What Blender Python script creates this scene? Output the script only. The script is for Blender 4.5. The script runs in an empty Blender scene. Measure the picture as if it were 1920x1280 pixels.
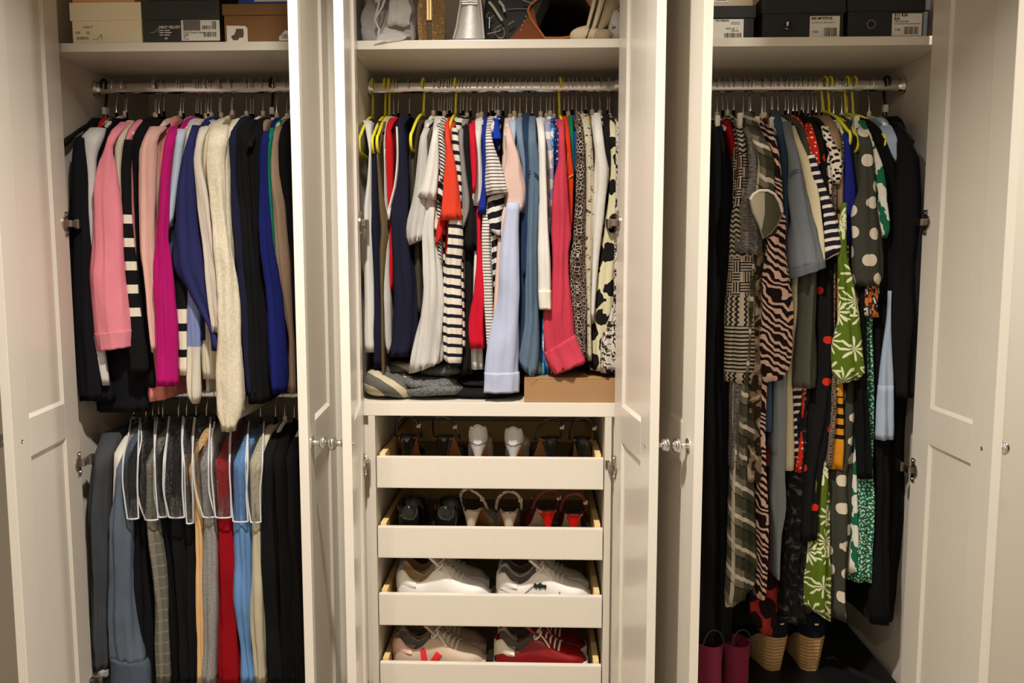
import bpy, bmesh, math, random
import numpy as np
from mathutils import Vector, Matrix, noise as mnoise

R = random.Random(7)
PI = math.pi
SC = bpy.context.scene
COL = SC.collection

# ------------------------------------------------------------------ camera, world, lights, exposure
FPX, CAMX, CAMD, CAMZ, YAW, PITCH = 1520.0, 0.1262, 2.1161, 1.33, 0.031, 0.0986
cam_d = bpy.data.cameras.new('camera')
cam_d.sensor_fit = 'HORIZONTAL'; cam_d.sensor_width = 36.0
cam_d.lens = 36.0 * FPX / 1920.0
cam_d.clip_start = 0.02
cam = bpy.data.objects.new('camera', cam_d); COL.objects.link(cam)
cam.location = (CAMX, -CAMD, CAMZ)
cam.rotation_euler = (PI / 2 - PITCH, 0, YAW)
SC.camera = cam

world = bpy.data.worlds.new('world'); SC.world = world
world.use_nodes = True
wbg = world.node_tree.nodes['Background']
wbg.inputs['Color'].default_value = (1.0, 0.96, 0.90, 1)
wbg.inputs['Strength'].default_value = 0.06

def lamp(name, loc, power, size, col, target=None):
    d = bpy.data.lights.new(name, 'AREA'); d.shape = 'DISK'; d.size = size
    d.energy = power; d.color = col
    o = bpy.data.objects.new(name, d); COL.objects.link(o); o.location = loc
    if target is not None:
        o.rotation_euler = (Vector(target) - Vector(loc)).to_track_quat('-Z', 'Y').to_euler()
    return o
WARM = (1.0, 0.935, 0.835)
lamp('downlight_or_fill', (-0.13, -1.10, 2.72), 42, 0.12, WARM).data.spread = math.radians(120)
lamp('downlight_or_fill', (1.95, -1.15, 2.72), 48, 0.12, WARM)
lamp('downlight_or_fill', (-0.4, -3.0, 2.72), 18, 0.12, WARM)  # added fill light behind the camera, softly brightens the dim wardrobe interiors

SC.view_settings.view_transform = 'Standard'
SC.view_settings.look = 'None'
SC.view_settings.exposure = 0.12
SC.view_settings.gamma = 1.0
SC.view_settings.use_curve_mapping = False
try:
    SC.cycles.use_denoising = True
    SC.cycles.max_bounces = 7
    SC.cycles.transparent_max_bounces = 24
    SC.cycles.sample_clamp_indirect = 4.0
except Exception:
    pass

# ------------------------------------------------------------------ helpers
_F = np.array([-math.sin(YAW) * math.cos(PITCH), math.cos(YAW) * math.cos(PITCH), -math.sin(PITCH)])
_Rt = np.array([math.cos(YAW), math.sin(YAW), 0.0])
_U = np.cross(_Rt, _F)
def at(px, py, Y):
    """photo pixel -> (X, Z) on the vertical plane Y metres behind the wardrobe front"""
    d = _F + _Rt * ((px - 960) / FPX) + _U * ((640 - py) / FPX)
    t = (Y + CAMD) / d[1]
    return CAMX + d[0] * t, CAMZ + d[2] * t
def at_z(px, py, Z):
    d = _F + _Rt * ((px - 960) / FPX) + _U * ((640 - py) / FPX)
    t = (Z - CAMZ) / d[2]
    return CAMX + d[0] * t, -CAMD + d[1] * t

def lin(c):
    out = []
    for v in c[:3]:
        v = v / 255.0
        out.append(v / 12.92 if v <= 0.04045 else ((v + 0.055) / 1.055) ** 2.4)
    return tuple(out)

def tag(o, label=None, cat=None, group=None, kind=None):
    if label: o['label'] = label
    if cat: o['category'] = cat
    if group: o['group'] = group
    if kind: o['kind'] = kind
    return o

def empty(name, loc, label=None, cat=None, group=None, rz=0.0, parent=None):
    o = bpy.data.objects.new(name, None); COL.objects.link(o)
    o.location = loc; o.rotation_euler = (0, 0, rz); o.empty_display_size = 0.05
    if parent: o.parent = parent
    return tag(o, label, cat, group)

def mesh_obj(name, verts, faces, mat, parent=None, smooth=True, uvs=None, world_to=None):
    """one mesh object; verts are in the parent's local frame (or world when there is no parent)"""
    me = bpy.data.meshes.new(name)
    me.from_pydata([tuple(v) for v in verts], [], faces)
    if uvs is not None:
        uvl = me.uv_layers.new(name='UVMap')
        li = np.zeros(len(me.loops), dtype=np.int32)
        me.loops.foreach_get('vertex_index', li)
        uvl.data.foreach_set('uv', np.asarray(uvs, dtype=np.float32)[li].ravel())
    if smooth:
        me.polygons.foreach_set('use_smooth', [True] * len(me.polygons))
    mats = mat if isinstance(mat, (list, tuple)) else [mat]
    for m in mats:
        if m: me.materials.append(m)
    o = bpy.data.objects.new(name, me); COL.objects.link(o)
    if parent: o.parent = parent
    return o

class MB:
    """collects simple shapes in one mesh"""
    def __init__(s): s.v = []; s.f = []
    def add(s, v, f):
        n = len(s.v); s.v += [tuple(x) for x in v]; s.f += [tuple(i + n for i in q) for q in f]; return s
    def box(s, a, b, bev=0.0):
        (x0, y0, z0), (x1, y1, z1) = a, b
        if x0 > x1: x0, x1 = x1, x0
        if y0 > y1: y0, y1 = y1, y0
        if z0 > z1: z0, z1 = z1, z0
        bm = bmesh.new(); bmesh.ops.create_cube(bm, size=1.0)
        for q in bm.verts:
            q.co = Vector(((x0 + x1) / 2 + q.co.x * (x1 - x0), (y0 + y1) / 2 + q.co.y * (y1 - y0), (z0 + z1) / 2 + q.co.z * (z1 - z0)))
        if bev > 0:
            bmesh.ops.bevel(bm, geom=bm.edges[:], offset=min(bev, (x1 - x0) * .45, (y1 - y0) * .45, (z1 - z0) * .45), segments=2, affect='EDGES', profile=.7)
        bm.verts.index_update()
        s.add([q.co[:] for q in bm.verts], [[q.index for q in f.verts] for f in bm.faces]); bm.free(); return s
    def tube(s, pts, r, n=8, closed=False, flat=None):
        pts = [Vector(p) for p in pts]; N = len(pts)
        rs = r if isinstance(r, (list, tuple)) else [r] * N
        rings = []; prev = None
        for i, p in enumerate(pts):
            if closed: t = pts[(i + 1) % N] - pts[i - 1]
            else: t = pts[min(i + 1, N - 1)] - pts[max(i - 1, 0)]
            t = t.normalized() if t.length > 1e-9 else Vector((0, 0, 1))
            if prev is None:
                a = Vector((1, 0, 0)) if abs(t.x) < .8 else Vector((0, 1, 0))
                nn = (a - t * a.dot(t)).normalized()
            else:
                nn = prev - t * prev.dot(t)
                nn = nn.normalized() if nn.length > 1e-6 else prev
            prev = nn; bb = t.cross(nn)
            k = flat if flat else 1.0
            rings.append([p + nn * (rs[i] * math.cos(2 * PI * j / n)) + bb * (rs[i] * k * math.sin(2 * PI * j / n)) for j in range(n)])
        v = [q for rg in rings for q in rg]; f = []
        M = N if closed else N - 1
        for i in range(M):
            a = i * n; b = ((i + 1) % N) * n
            for j in range(n):
                k2 = (j + 1) % n
                f.append((a + j, a + k2, b + k2, b + j))
        if not closed:
            f.append(tuple(range(n))[::-1]); f.append(tuple((N - 1) * n + j for j in range(n)))
        return s.add(v, f)
    def lathe(s, prof, origin, axis, n=20):
        """prof: [(radius, distance along axis)]"""
        ax = Vector(axis).normalized(); a = Vector((0, 0, 1)) if abs(ax.z) < .8 else Vector((1, 0, 0))
        u = (a - ax * a.dot(ax)).normalized(); w = ax.cross(u); o = Vector(origin)
        v = []; f = []
        for (r, d) in prof:
            for j in range(n):
                v.append(o + ax * d + u * (r * math.cos(2 * PI * j / n)) + w * (r * math.sin(2 * PI * j / n)))
        for i in range(len(prof) - 1):
            for j in range(n):
                k = (j + 1) % n
                f.append((i * n + j, i * n + k, (i + 1) * n + k, (i + 1) * n + j))
        f.append(tuple(range(n))[::-1]); f.append(tuple((len(prof) - 1) * n + j for j in range(n)))
        return s.add(v, f)
    def rings(s, rings, close_ends=True):
        n = len(rings[0]); v = [q for r in rings for q in r]; f = []
        for i in range(len(rings) - 1):
            for j in range(n):
                k = (j + 1) % n
                f.append((i * n + j, i * n + k, (i + 1) * n + k, (i + 1) * n + j))
        if close_ends:
            f.append(tuple(range(n))[::-1]); f.append(tuple((len(rings) - 1) * n + j for j in range(n)))
        return s.add(v, f)
    def prism(s, poly, y0, y1):
        """polygon in XZ, from y0 to y1"""
        n = len(poly)
        v = [(p[0], y0, p[1]) for p in poly] + [(p[0], y1, p[1]) for p in poly]
        f = [tuple(range(n)), tuple(range(2 * n - 1, n - 1, -1))] + [(i, i + n, (i + 1) % n + n, (i + 1) % n) for i in range(n)]
        return s.add(v, f)
    def xform(s, M):
        s.v = [tuple(M @ Vector(q)) for q in s.v]; return s
    def build(s, name, mat, parent=None, smooth=False, **kw):
        me = bpy.data.meshes.new(name); me.from_pydata(s.v, [], s.f)
        bm = bmesh.new(); bm.from_mesh(me); bmesh.ops.recalc_face_normals(bm, faces=bm.faces); bm.to_mesh(me); bm.free()
        if smooth:
            me.polygons.foreach_set('use_smooth', [True] * len(me.polygons))
            try: me.set_sharp_from_angle(angle=math.radians(40))
            except Exception: pass
        if mat: me.materials.append(mat)
        o = bpy.data.objects.new(name, me); COL.objects.link(o)
        if parent: o.parent = parent
        return tag(o, **kw)

def text(body, size, loc, mat, parent, name='printed_text', rot=(PI / 2, 0, 0), bold=0.0, sx=1.0, center=False):
    cu = bpy.data.curves.new(name, 'FONT'); cu.body = body; cu.size = size; cu.offset = bold; cu.extrude = 0.0002
    cu.resolution_u = 2
    if center: cu.align_x = 'CENTER'
    t = bpy.data.objects.new(name, cu); COL.objects.link(t)
    dg = bpy.context.evaluated_depsgraph_get(); dg.update()
    me = bpy.data.meshes.new_from_object(t.evaluated_get(dg))
    bpy.data.objects.remove(t); bpy.data.curves.remove(cu)
    me.name = name; me.materials.clear(); me.materials.append(mat)
    o = bpy.data.objects.new(name, me); COL.objects.link(o)
    o.location = loc; o.rotation_euler = rot; o.scale = (sx, 1, 1)
    if parent: o.parent = parent
    return o

def barcode(x0, x1, z0, z1, y, mat, parent, seed=1):
    r = random.Random(seed); m = MB(); x = x0
    while x < x1:
        w = r.choice([.0008, .0012, .002]); m.box((x, y - .0003, z0), (min(x + w, x1), y, z1)); x += w + r.choice([.0008, .0012, .0016])
    return m.build('barcode', mat, parent)

# ------------------------------------------------------------------ materials
class NB:
    def __init__(s, name):
        s.m = bpy.data.materials.new(name); s.m.use_nodes = True
        s.t = s.m.node_tree; s.t.nodes.clear()
        s.out = s.t.nodes.new('ShaderNodeOutputMaterial')
    def n(s, typ, ins=None, **attrs):
        q = s.t.nodes.new(typ)
        for k, v in attrs.items(): setattr(q, k, v)
        for k, v in (ins or {}).items():
            sock = q.inputs[k]
            if hasattr(v, 'is_linked') or isinstance(v, bpy.types.NodeSocket): s.t.links.new(v, sock)
            else:
                if sock.type == 'RGBA' and len(v) == 3: v = (*v, 1)
                sock.default_value = v
        return q
    def math(s, op, a, b=0.0, c=None):
        ins = {0: a, 1: b}
        if c is not None: ins[2] = c
        return s.n('ShaderNodeMath', ins, operation=op).outputs[0]
    def mix(s, f, a, b):
        q = s.t.nodes.new('ShaderNodeMix'); q.data_type = 'RGBA'
        for i, v in ((0, f), (6, a), (7, b)):
            sock = q.inputs[i]
            if isinstance(v, bpy.types.NodeSocket): s.t.links.new(v, sock)
            else:
                sock.default_value = v if i == 0 else ((*v, 1) if len(v) == 3 else v)
        return q.outputs[2]
    def uv(s):
        t = s.n('ShaderNodeTexCoord'); s.vec = t.outputs['UV']
        q = s.n('ShaderNodeSeparateXYZ', {0: s.vec}); return q.outputs[0], q.outputs[1]
    def obj(s):
        t = s.n('ShaderNodeTexCoord'); s.vec = t.outputs['Object']
        q = s.n('ShaderNodeSeparateXYZ', {0: s.vec}); return q.outputs[0], q.outputs[1], q.outputs[2]
    def xyz(s, x, y, z=0.0):
        return s.n('ShaderNodeCombineXYZ', {0: x, 1: y, 2: z}).outputs[0]
    def noise(s, vec, scale, detail=2.0, rough=.5):
        return s.n('ShaderNodeTexNoise', {'Vector': vec, 'Scale': scale, 'Detail': detail, 'Roughness': rough}).outputs['Fac']
    def vor(s, vec, scale, feature='F1', rnd=1.0, dims='2D', smooth=None):
        ins = {'Vector': vec, 'Scale': scale, 'Randomness': rnd}
        q = s.t.nodes.new('ShaderNodeTexVoronoi'); q.voronoi_dimensions = dims; q.feature = feature
        for k, v in ins.items():
            if isinstance(v, bpy.types.NodeSocket): s.t.links.new(v, q.inputs[k])
            else: q.inputs[k].default_value = v
        if smooth is not None: q.inputs['Smoothness'].default_value = smooth
        return q
    def fin(s, col, rough=.9, metal=0.0, spec=.25, bump=None, bs=.3, bd=.002, sheen=0.0, coat=0.0):
        b = s.n('ShaderNodeBsdfPrincipled', {'Base Color': col, 'Roughness': rough, 'Metallic': metal, 'Specular IOR Level': spec})
        if sheen: b.inputs['Sheen Weight'].default_value = sheen
        if coat: b.inputs['Coat Weight'].default_value = coat; b.inputs['Coat Roughness'].default_value = .12
        if bump is not None:
            bp = s.n('ShaderNodeBump', {'Height': bump, 'Strength': bs, 'Distance': bd})
            s.t.links.new(bp.outputs[0], b.inputs['Normal'])
        s.t.links.new(b.outputs[0], s.out.inputs[0]); s.b = b
        return s.m

ILL = 0.86
ILLV = [0.92]
def alb(c, e=ILL):
    return tuple(min(v / e, .9) for v in lin(c))

def paint(name, c, rough=.45, spec=.4, lin_c=None):
    nb = NB(name); x, y, z = nb.obj()
    n1 = nb.noise(nb.xyz(nb.math('MULTIPLY', x, 40.0), nb.math('MULTIPLY', y, 40.0), nb.math('MULTIPLY', z, 3.0)), 3.0, 4)
    base = lin_c or alb(c)
    col = nb.mix(n1, tuple(v * .975 for v in base), tuple(min(1, v * 1.025) for v in base))
    return nb.fin(col, rough, 0, spec, n1, .06, .0006)

def plain(name, c, rough=.6, metal=0.0, spec=.4, coat=0.0, e=ILL, nscale=120.0, var=.06, bs=.15):
    nb = NB(name); nb.obj()
    nz = nb.noise(nb.vec, nscale, 3)
    base = alb(c, e)
    col = nb.mix(nz, tuple(v * (1 - var) for v in base), tuple(min(.95, v * (1 + var)) for v in base))
    return nb.fin(col, rough, metal, spec, nz, bs, .0008, coat=coat)

_FC = {}
def fabric(key, pat='solid', c=(128, 128, 128), c2=None, c3=None, e=None, knit=0, rough=.92, sheen=0.0, **k):
    """procedural cloth; u runs round the garment and v up from its hem, in metres"""
    if key in _FC: return _FC[key]
    if e is None: e = ILLV[0]
    nb = NB(key); u, v = nb.uv(); vec = nb.vec
    A = alb(c, e); B = alb(c2, e) if c2 else None; Cc = alb(c3, e) if c3 else None
    per = k.get('per', .026); duty = k.get('duty', .4)
    def warp(amt, sc):
        nz = nb.noise(vec, sc, 2)
        return nb.math('MULTIPLY', nb.math('SUBTRACT', nz, .5), amt)
    def stripe(coord, p, d, off=0.0):
        return nb.math('LESS_THAN', nb.math('FRACT', nb.math('DIVIDE', nb.math('ADD', coord, off), p)), d)
    if pat == 'solid': col = A
    elif pat == 'stripes':
        vv = nb.math('ADD', nb.math('ADD', v, nb.math('MULTIPLY', u, k.get('slant', 0.0))), warp(k.get('warp', .004), 14.0))
        col = nb.mix(stripe(vv, per, duty, k.get('off', 0.0)), A, B)
        if 'vmin' in k:
            inside = nb.math('MULTIPLY', nb.math('GREATER_THAN', v, k['vmin']), nb.math('LESS_THAN', v, k['vmax']))
            col = nb.mix(inside, alb(k.get('cout', c), e), col)
    elif pat == 'bands':
        col = A
        for vmin, cc in k['bands']:
            col = nb.mix(nb.math('GREATER_THAN', v, vmin), col, alb(cc, e))
    elif pat == 'plaid':
        a = nb.math('ADD', u, warp(.006, 8.0)); b = nb.math('ADD', v, nb.math('MULTIPLY', u, k.get('slant', .25)))
        col = A
        for crd in (a, b):
            col = nb.mix(nb.math('MULTIPLY', stripe(crd, per, .42), .75), col, B)
        for crd in (a, b):
            col = nb.mix(nb.math('MULTIPLY', stripe(crd, per, .14, per * .36), .8), col, Cc)
        for crd in (a, b):
            col = nb.mix(nb.math('MULTIPLY', stripe(crd, per, .03, per * .62), .9), col, (.01, .01, .01))
    elif pat == 'check':
        col = A
        for crd, o in ((u, 0.0), (v, .01)):
            col = nb.mix(nb.math('MULTIPLY', stripe(crd, per, .12, o), .55), col, B)
            col = nb.mix(nb.math('MULTIPLY', stripe(crd, per / 6, .5, o), .18), col, Cc or B)
    elif pat == 'zebra':
        f = k.get('f', 70.0)
        w1 = warp(k.get('amp', .09), 9.0); w2 = warp(.02, 30.0)
        s = nb.math('SINE', nb.math('MULTIPLY', nb.math('ADD', nb.math('ADD', nb.math('MULTIPLY', v, .8), nb.math('MULTIPLY', u, k.get('slant', .9))), nb.math('ADD', w1, w2)), f * 6.28))
        col = nb.mix(nb.math('GREATER_THAN', s, k.get('thr', 0.0)), A, B)
    elif pat == 'cells':
        d = nb.vor(nb.xyz(nb.math('ADD', u, warp(.006, 40.0)), nb.math('ADD', nb.math('MULTIPLY', v, .75), warp(.006, 33.0))), k.get('sc', 90.0), 'DISTANCE_TO_EDGE').outputs['Distance']
        m = nb.math('GREATER_THAN', d, k.get('thr', .12))
        col = nb.mix(m, A, B)
        if c3:
            d2 = nb.noise(vec, 30.0, 2); col = nb.mix(nb.math('MULTIPLY', nb.math('GREATER_THAN', d2, .52), nb.math('SUBTRACT', 1.0, m)), col, Cc)
    elif pat == 'blobs':
        q = nb.vor(nb.xyz(nb.math('ADD', u, warp(.03, 22.0)), nb.math('ADD', nb.math('MULTIPLY', v, k.get('sq', .7)), warp(.03, 25.0))), k.get('sc', 22.0), 'F1', k.get('rnd', .8)).outputs['Distance']
        col = nb.mix(nb.math('LESS_THAN', q, k.get('thr', .36)), A, B)
    elif pat == 'dots':
        q = nb.vor(nb.xyz(u, nb.math('MULTIPLY', v, k.get('sq', .8))), k.get('sc', 20.0), 'F1', k.get('rnd', .45)).outputs['Distance']
        col = nb.mix(nb.math('LESS_THAN', q, k.get('thr', .25)), A, B)
    elif pat == 'palm':
        col = A
        for sc, off, npet, th, rr in ((k.get('sc', 13.0), 0.0, 4.0, .50, .44), (k.get('sc', 13.0) * .8, .37, 5.5, .55, .40)):
            vv = nb.xyz(nb.math('ADD', u, off), nb.math('ADD', v, off * .6))
            q = nb.vor(vv, sc, 'F1', .75)
            sv = nb.n('ShaderNodeVectorMath', {0: vv, 1: q.outputs['Position']}, operation='SUBTRACT')
            sp = nb.n('ShaderNodeSeparateXYZ', {0: sv.outputs[0]})
            ang = nb.math('ARCTAN2', sp.outputs[1], sp.outputs[0])
            pet = nb.math('ABSOLUTE', nb.math('COSINE', nb.math('MULTIPLY', ang, npet)))
            inr = nb.math('LESS_THAN', q.outputs['Distance'], nb.math('MULTIPLY', nb.math('SUBTRACT', pet, th), rr / (1 - th) * k.get('r', 1.0)))
            col = nb.mix(inr, col, B)
    elif pat == 'berries':
        vv = nb.xyz(u, v); q = nb.vor(vv, k.get('sc', 11.0), 'F1', .8)
        sv = nb.n('ShaderNodeVectorMath', {0: vv, 1: q.outputs['Position']}, operation='SUBTRACT')
        sp = nb.n('ShaderNodeSeparateXYZ', {0: sv.outputs[0]})
        r_ = nb.math('LESS_THAN', nb.math('ADD', q.outputs['Distance'], nb.math('MULTIPLY', sp.outputs[1], 2.0)), k.get('thr', .2))
        g_ = nb.math('MULTIPLY', nb.math('LESS_THAN', q.outputs['Distance'], k.get('thr', .2) * .9), nb.math('SUBTRACT', 1.0, r_))
        col = nb.mix(r_, A, B); col = nb.mix(g_, col, Cc)
    elif pat == 'heather':
        nz = nb.noise(nb.xyz(nb.math('MULTIPLY', u, k.get('su', 1.0)), nb.math('MULTIPLY', v, k.get('sv', 1.0))), k.get('sc', 300.0), 3, .7)
        rp = nb.n('ShaderNodeMapRange', {0: nz, 1: .35, 2: .65}).outputs[0]
        col = nb.mix(rp, A, B)
    elif pat == 'denim':
        nz = nb.noise(nb.xyz(nb.math('MULTIPLY', u, 3.0), v), 260.0, 3, .7)
        big = nb.noise(vec, 7.0, 2)
        t = nb.math('ADD', nb.math('MULTIPLY', nz, .45), nb.math('MULTIPLY', big, .55))
        rp = nb.n('ShaderNodeMapRange', {0: t, 1: .3, 2: .7}).outputs[0]
        col = nb.mix(rp, A, B)
    elif pat == 'water':
        nz = nb.noise(nb.xyz(nb.math('ADD', u, warp(.15, 9.0)), nb.math('MULTIPLY', v, .6)), k.get('sc', 26.0), 2)
        col = nb.mix(nb.math('GREATER_THAN', nz, k.get('t1', .47)), A, B)
        col = nb.mix(nb.math('GREATER_THAN', nz, k.get('t2', .56)), col, Cc)
    elif pat == 'snake':
        d = nb.vor(nb.xyz(u, nb.math('MULTIPLY', v, .6)), 130.0, 'DISTANCE_TO_EDGE').outputs['Distance']
        big = nb.noise(vec, k.get('sc', 34.0), 3, .7)
        m = nb.math('LESS_THAN', nb.math('ADD', nb.math('MULTIPLY', d, .35), big), k.get('thr', .53))
        col = nb.mix(m, A, B)
    elif pat == 'maze':
        cu = nb.math('FLOOR', nb.math('DIVIDE', u, .021)); cv = nb.math('FLOOR', nb.math('DIVIDE', v, .027))
        par = nb.math('FRACT', nb.math('MULTIPLY', nb.math('ADD', cu, cv), .5))
        a = stripe(u, .0075, .5); b = stripe(v, .0075, .5)
        mz = nb.mix(nb.math('GREATER_THAN', par, .25), nb.mix(a, A, B), nb.mix(b, A, B))
        wv = nb.math('ADD', u, nb.math('MULTIPLY', nb.math('ABSOLUTE', nb.math('SINE', nb.math('MULTIPLY', v, 230.0))), .006))
        wave = nb.mix(stripe(wv, .014, .5), A, B)
        hst = nb.mix(stripe(v, .0105, .5), A, B)
        zg = nb.math('ADD', v, nb.math('MULTIPLY', nb.math('ABSOLUTE', nb.math('SUBTRACT', nb.math('FRACT', nb.math('MULTIPLY', u, 60.0)), .5)), .012))
        zig = nb.mix(stripe(zg, .013, .5), A, B)
        col = wave
        for vm, q in ((.03, hst), (.155, wave), (.235, mz), (.335, zig), (.47, mz), (.6, zig)):
            col = nb.mix(nb.math('GREATER_THAN', v, vm), col, q)
    wv = nb.noise(nb.xyz(nb.math('MULTIPLY', u, 1.0), nb.math('MULTIPLY', v, .25)), 26.0, 3)
    if knit:
        a = nb.math('SINE', nb.math('MULTIPLY', u, 6.28 / knit)); fine = nb.math('MULTIPLY', a, .5)
        h = nb.math('ADD', nb.math('MULTIPLY', wv, 1.2), nb.math('MULTIPLY', fine, .5))
    else:
        h = nb.math('ADD', nb.math('MULTIPLY', wv, 1.4), nb.math('MULTIPLY', nb.noise(vec, 420.0, 2), .16))
    _FC[key] = nb.fin(col, rough, 0, k.get('spec', .15), h, k.get('bs', .55), k.get('bd', .006), sheen=sheen)
    return _FC[key]
# ------------------------------------------------------------------ common materials
CREAM = paint('cream_lacquer', (218, 205, 184), .27, .5, lin_c=(.76, .70, .61))
CREAM_IN = paint('cream_foil_interior', (205, 192, 172), .55, .3, lin_c=(.66, .60, .515))
WALLM = paint('wall_emulsion', (225, 212, 195), .8, .2, lin_c=(.74, .68, .59))
CARPET = plain('beige_carpet', (120, 108, 92), .95, nscale=400, var=.2)
CHROME = plain('chrome_metal', (235, 235, 235), .17, 1.0, .5, var=.01, bs=0, e=1.0)
STEEL = plain('nickel_hinge_metal', (170, 160, 150), .3, 1.0, .5, var=.03, bs=.05, e=1.0)
WIRE = plain('wire_hook_metal', (215, 210, 205), .25, 1.0, .5, var=.02, bs=0, e=1.0)
PINE = plain('pale_drawer_wood', (214, 186, 130), .6, nscale=60, var=.12)
TRAYB = plain('drawer_base_foil', (150, 136, 114), .6)
BLACKP = plain('black_plastic', (18, 18, 19), .3, e=1.0)
VELVET = plain('black_velvet_flock', (13, 13, 14), .95, spec=.1, e=1.0)
WHITEP = plain('white_hanger_wood', (226, 218, 204), .5)
YELLOWP = plain('yellow_plastic', (214, 206, 48), .35)
PAPER = plain('white_label_paper', (214, 209, 200), .7, var=.02)
INK = plain('black_printing_ink', (22, 22, 22), .7, e=1.0)
GREYINK = plain('grey_printing_ink', (112, 106, 100), .7, e=1.0)
WHITEINK = plain('white_printing_ink', (214, 210, 205), .7)

# ------------------------------------------------------------------ room
MB().box((-3.2, -3.6, -.04), (3.2, .68, 0)).build('floor', CARPET, kind='structure')
MB().box((-3.2, -3.6, 2.76), (3.2, .68, 2.80)).build('ceiling', WALLM, kind='structure')
MB().box((-3.2, .60, 0), (3.2, .68, 2.76)).build('wall_back', WALLM, kind='structure')
MB().box((1.19, .0, 0), (3.2, .05, 2.76)).build('wall_right', WALLM, kind='structure')
MB().box((-3.2, .0, 0), (-1.19, .05, 2.76)).build('wall_left', WALLM, kind='structure')
MB().box((-3.2, -3.66, 0), (3.2, -3.6, 2.76)).build('wall_behind_camera', WALLM, kind='structure')
MB().box((1.192, -.012, 0), (3.2, 0, .09)).build('baseboard_right', CREAM, kind='structure')
MB().box((-3.2, -.012, 0), (-1.192, 0, .09)).build('baseboard_left', CREAM, kind='structure')
for s in (-1, 1):
    MB().box((s * .4145, .012, .05), (s * .3785, .030, 2.36)).build('trim_%d' % (1 if s < 0 else 2), CREAM, kind='structure')
    MB().box((s * 1.189, .012, .05), (s * 1.169, .030, 2.36)).build('trim_%d' % (3 if s < 0 else 4), CREAM, kind='structure')

TOP, SHZ, DEEP = 2.36, 1.894, .575
RODY = .24
RZ_L = at(400, 165, RODY)[1]; RZ_C = at(900, 164, RODY)[1]; RZ_R = at(1500, 162, RODY)[1]
RZ_LL = at(545, 738, RODY)[1]

def wardrobe(x0, x1, label):
    """carcass, thing > parts; x0..x1 outer sides, base on the floor"""
    cx = (x0 + x1) / 2
    w = empty('wardrobe', (cx, 0, 0), label, 'wardrobe', 'fitted wardrobes along the wall')
    a, b = x0 - cx, x1 - cx
    for s0, s1 in ((a, a + .018), (b - .018, b)):
        MB().box((s0, 0, .06), (s1, DEEP, TOP), .001).build('side_panel', CREAM_IN, w)
    MB().box((a + .018, .02, .08), (b - .018, DEEP - .008, .098), .001).build('bottom_panel', CREAM_IN, w)
    MB().box((a + .018, 0.0, TOP - .018), (b - .018, DEEP - .008, TOP), .001).build('top_panel', CREAM_IN, w)
    MB().box((a + .018, DEEP - .008, .06), (b - .018, DEEP, TOP)).build('back_panel', CREAM_IN, w)
    MB().box((a, .03, 0), (b, .05, .06)).build('plinth', CREAM, w)
    MB().box((a + .019, .02, SHZ - .022), (b - .019, DEEP - .01, SHZ), .0015).build('shelf', CREAM, w)
    return w, cx

def rail(w, cx, x0, x1, z, name='clothes_rail'):
    """oval chrome rail with a round flange at each end"""
    m = MB(); n = 18; rg = []
    for x in (x0, x1):
        rg.append([(x - cx, RODY + .0085 * math.cos(2 * PI * j / n), z + .0155 * math.sin(2 * PI * j / n)) for j in range(n)])
    m.rings(rg); r = m.build(name, CHROME, w, smooth=True)
    for x, s in ((x0, 1), (x1, -1)):
        MB().lathe([(.024, 0), (.024, .003), (.021, .005), (.019, .014), (.016, .014)], (x - cx, RODY, z), (s, 0, 0), 18).build('rail_flange', CHROME, r, smooth=True)
    return r

DOORW, DOORT, DZ0, DZ1 = .371, .0205, .075, 2.345
def knob(parent, x, y, z, nrm, sc=1.0):
    prof = [(.0165, 0), (.0165, .002), (.012, .004), (.0075, .007), (.0062, .016), (.0075, .019), (.0125, .0215), (.0155, .026), (.0165, .031), (.0150, .036), (.0105, .040), (.004, .042), (.0005, .0422)]
    return MB().lathe([(r * sc, d * sc * .86) for r, d in prof], (x, y, z), nrm, 24).build('knob', CHROME, parent, smooth=True)

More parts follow.
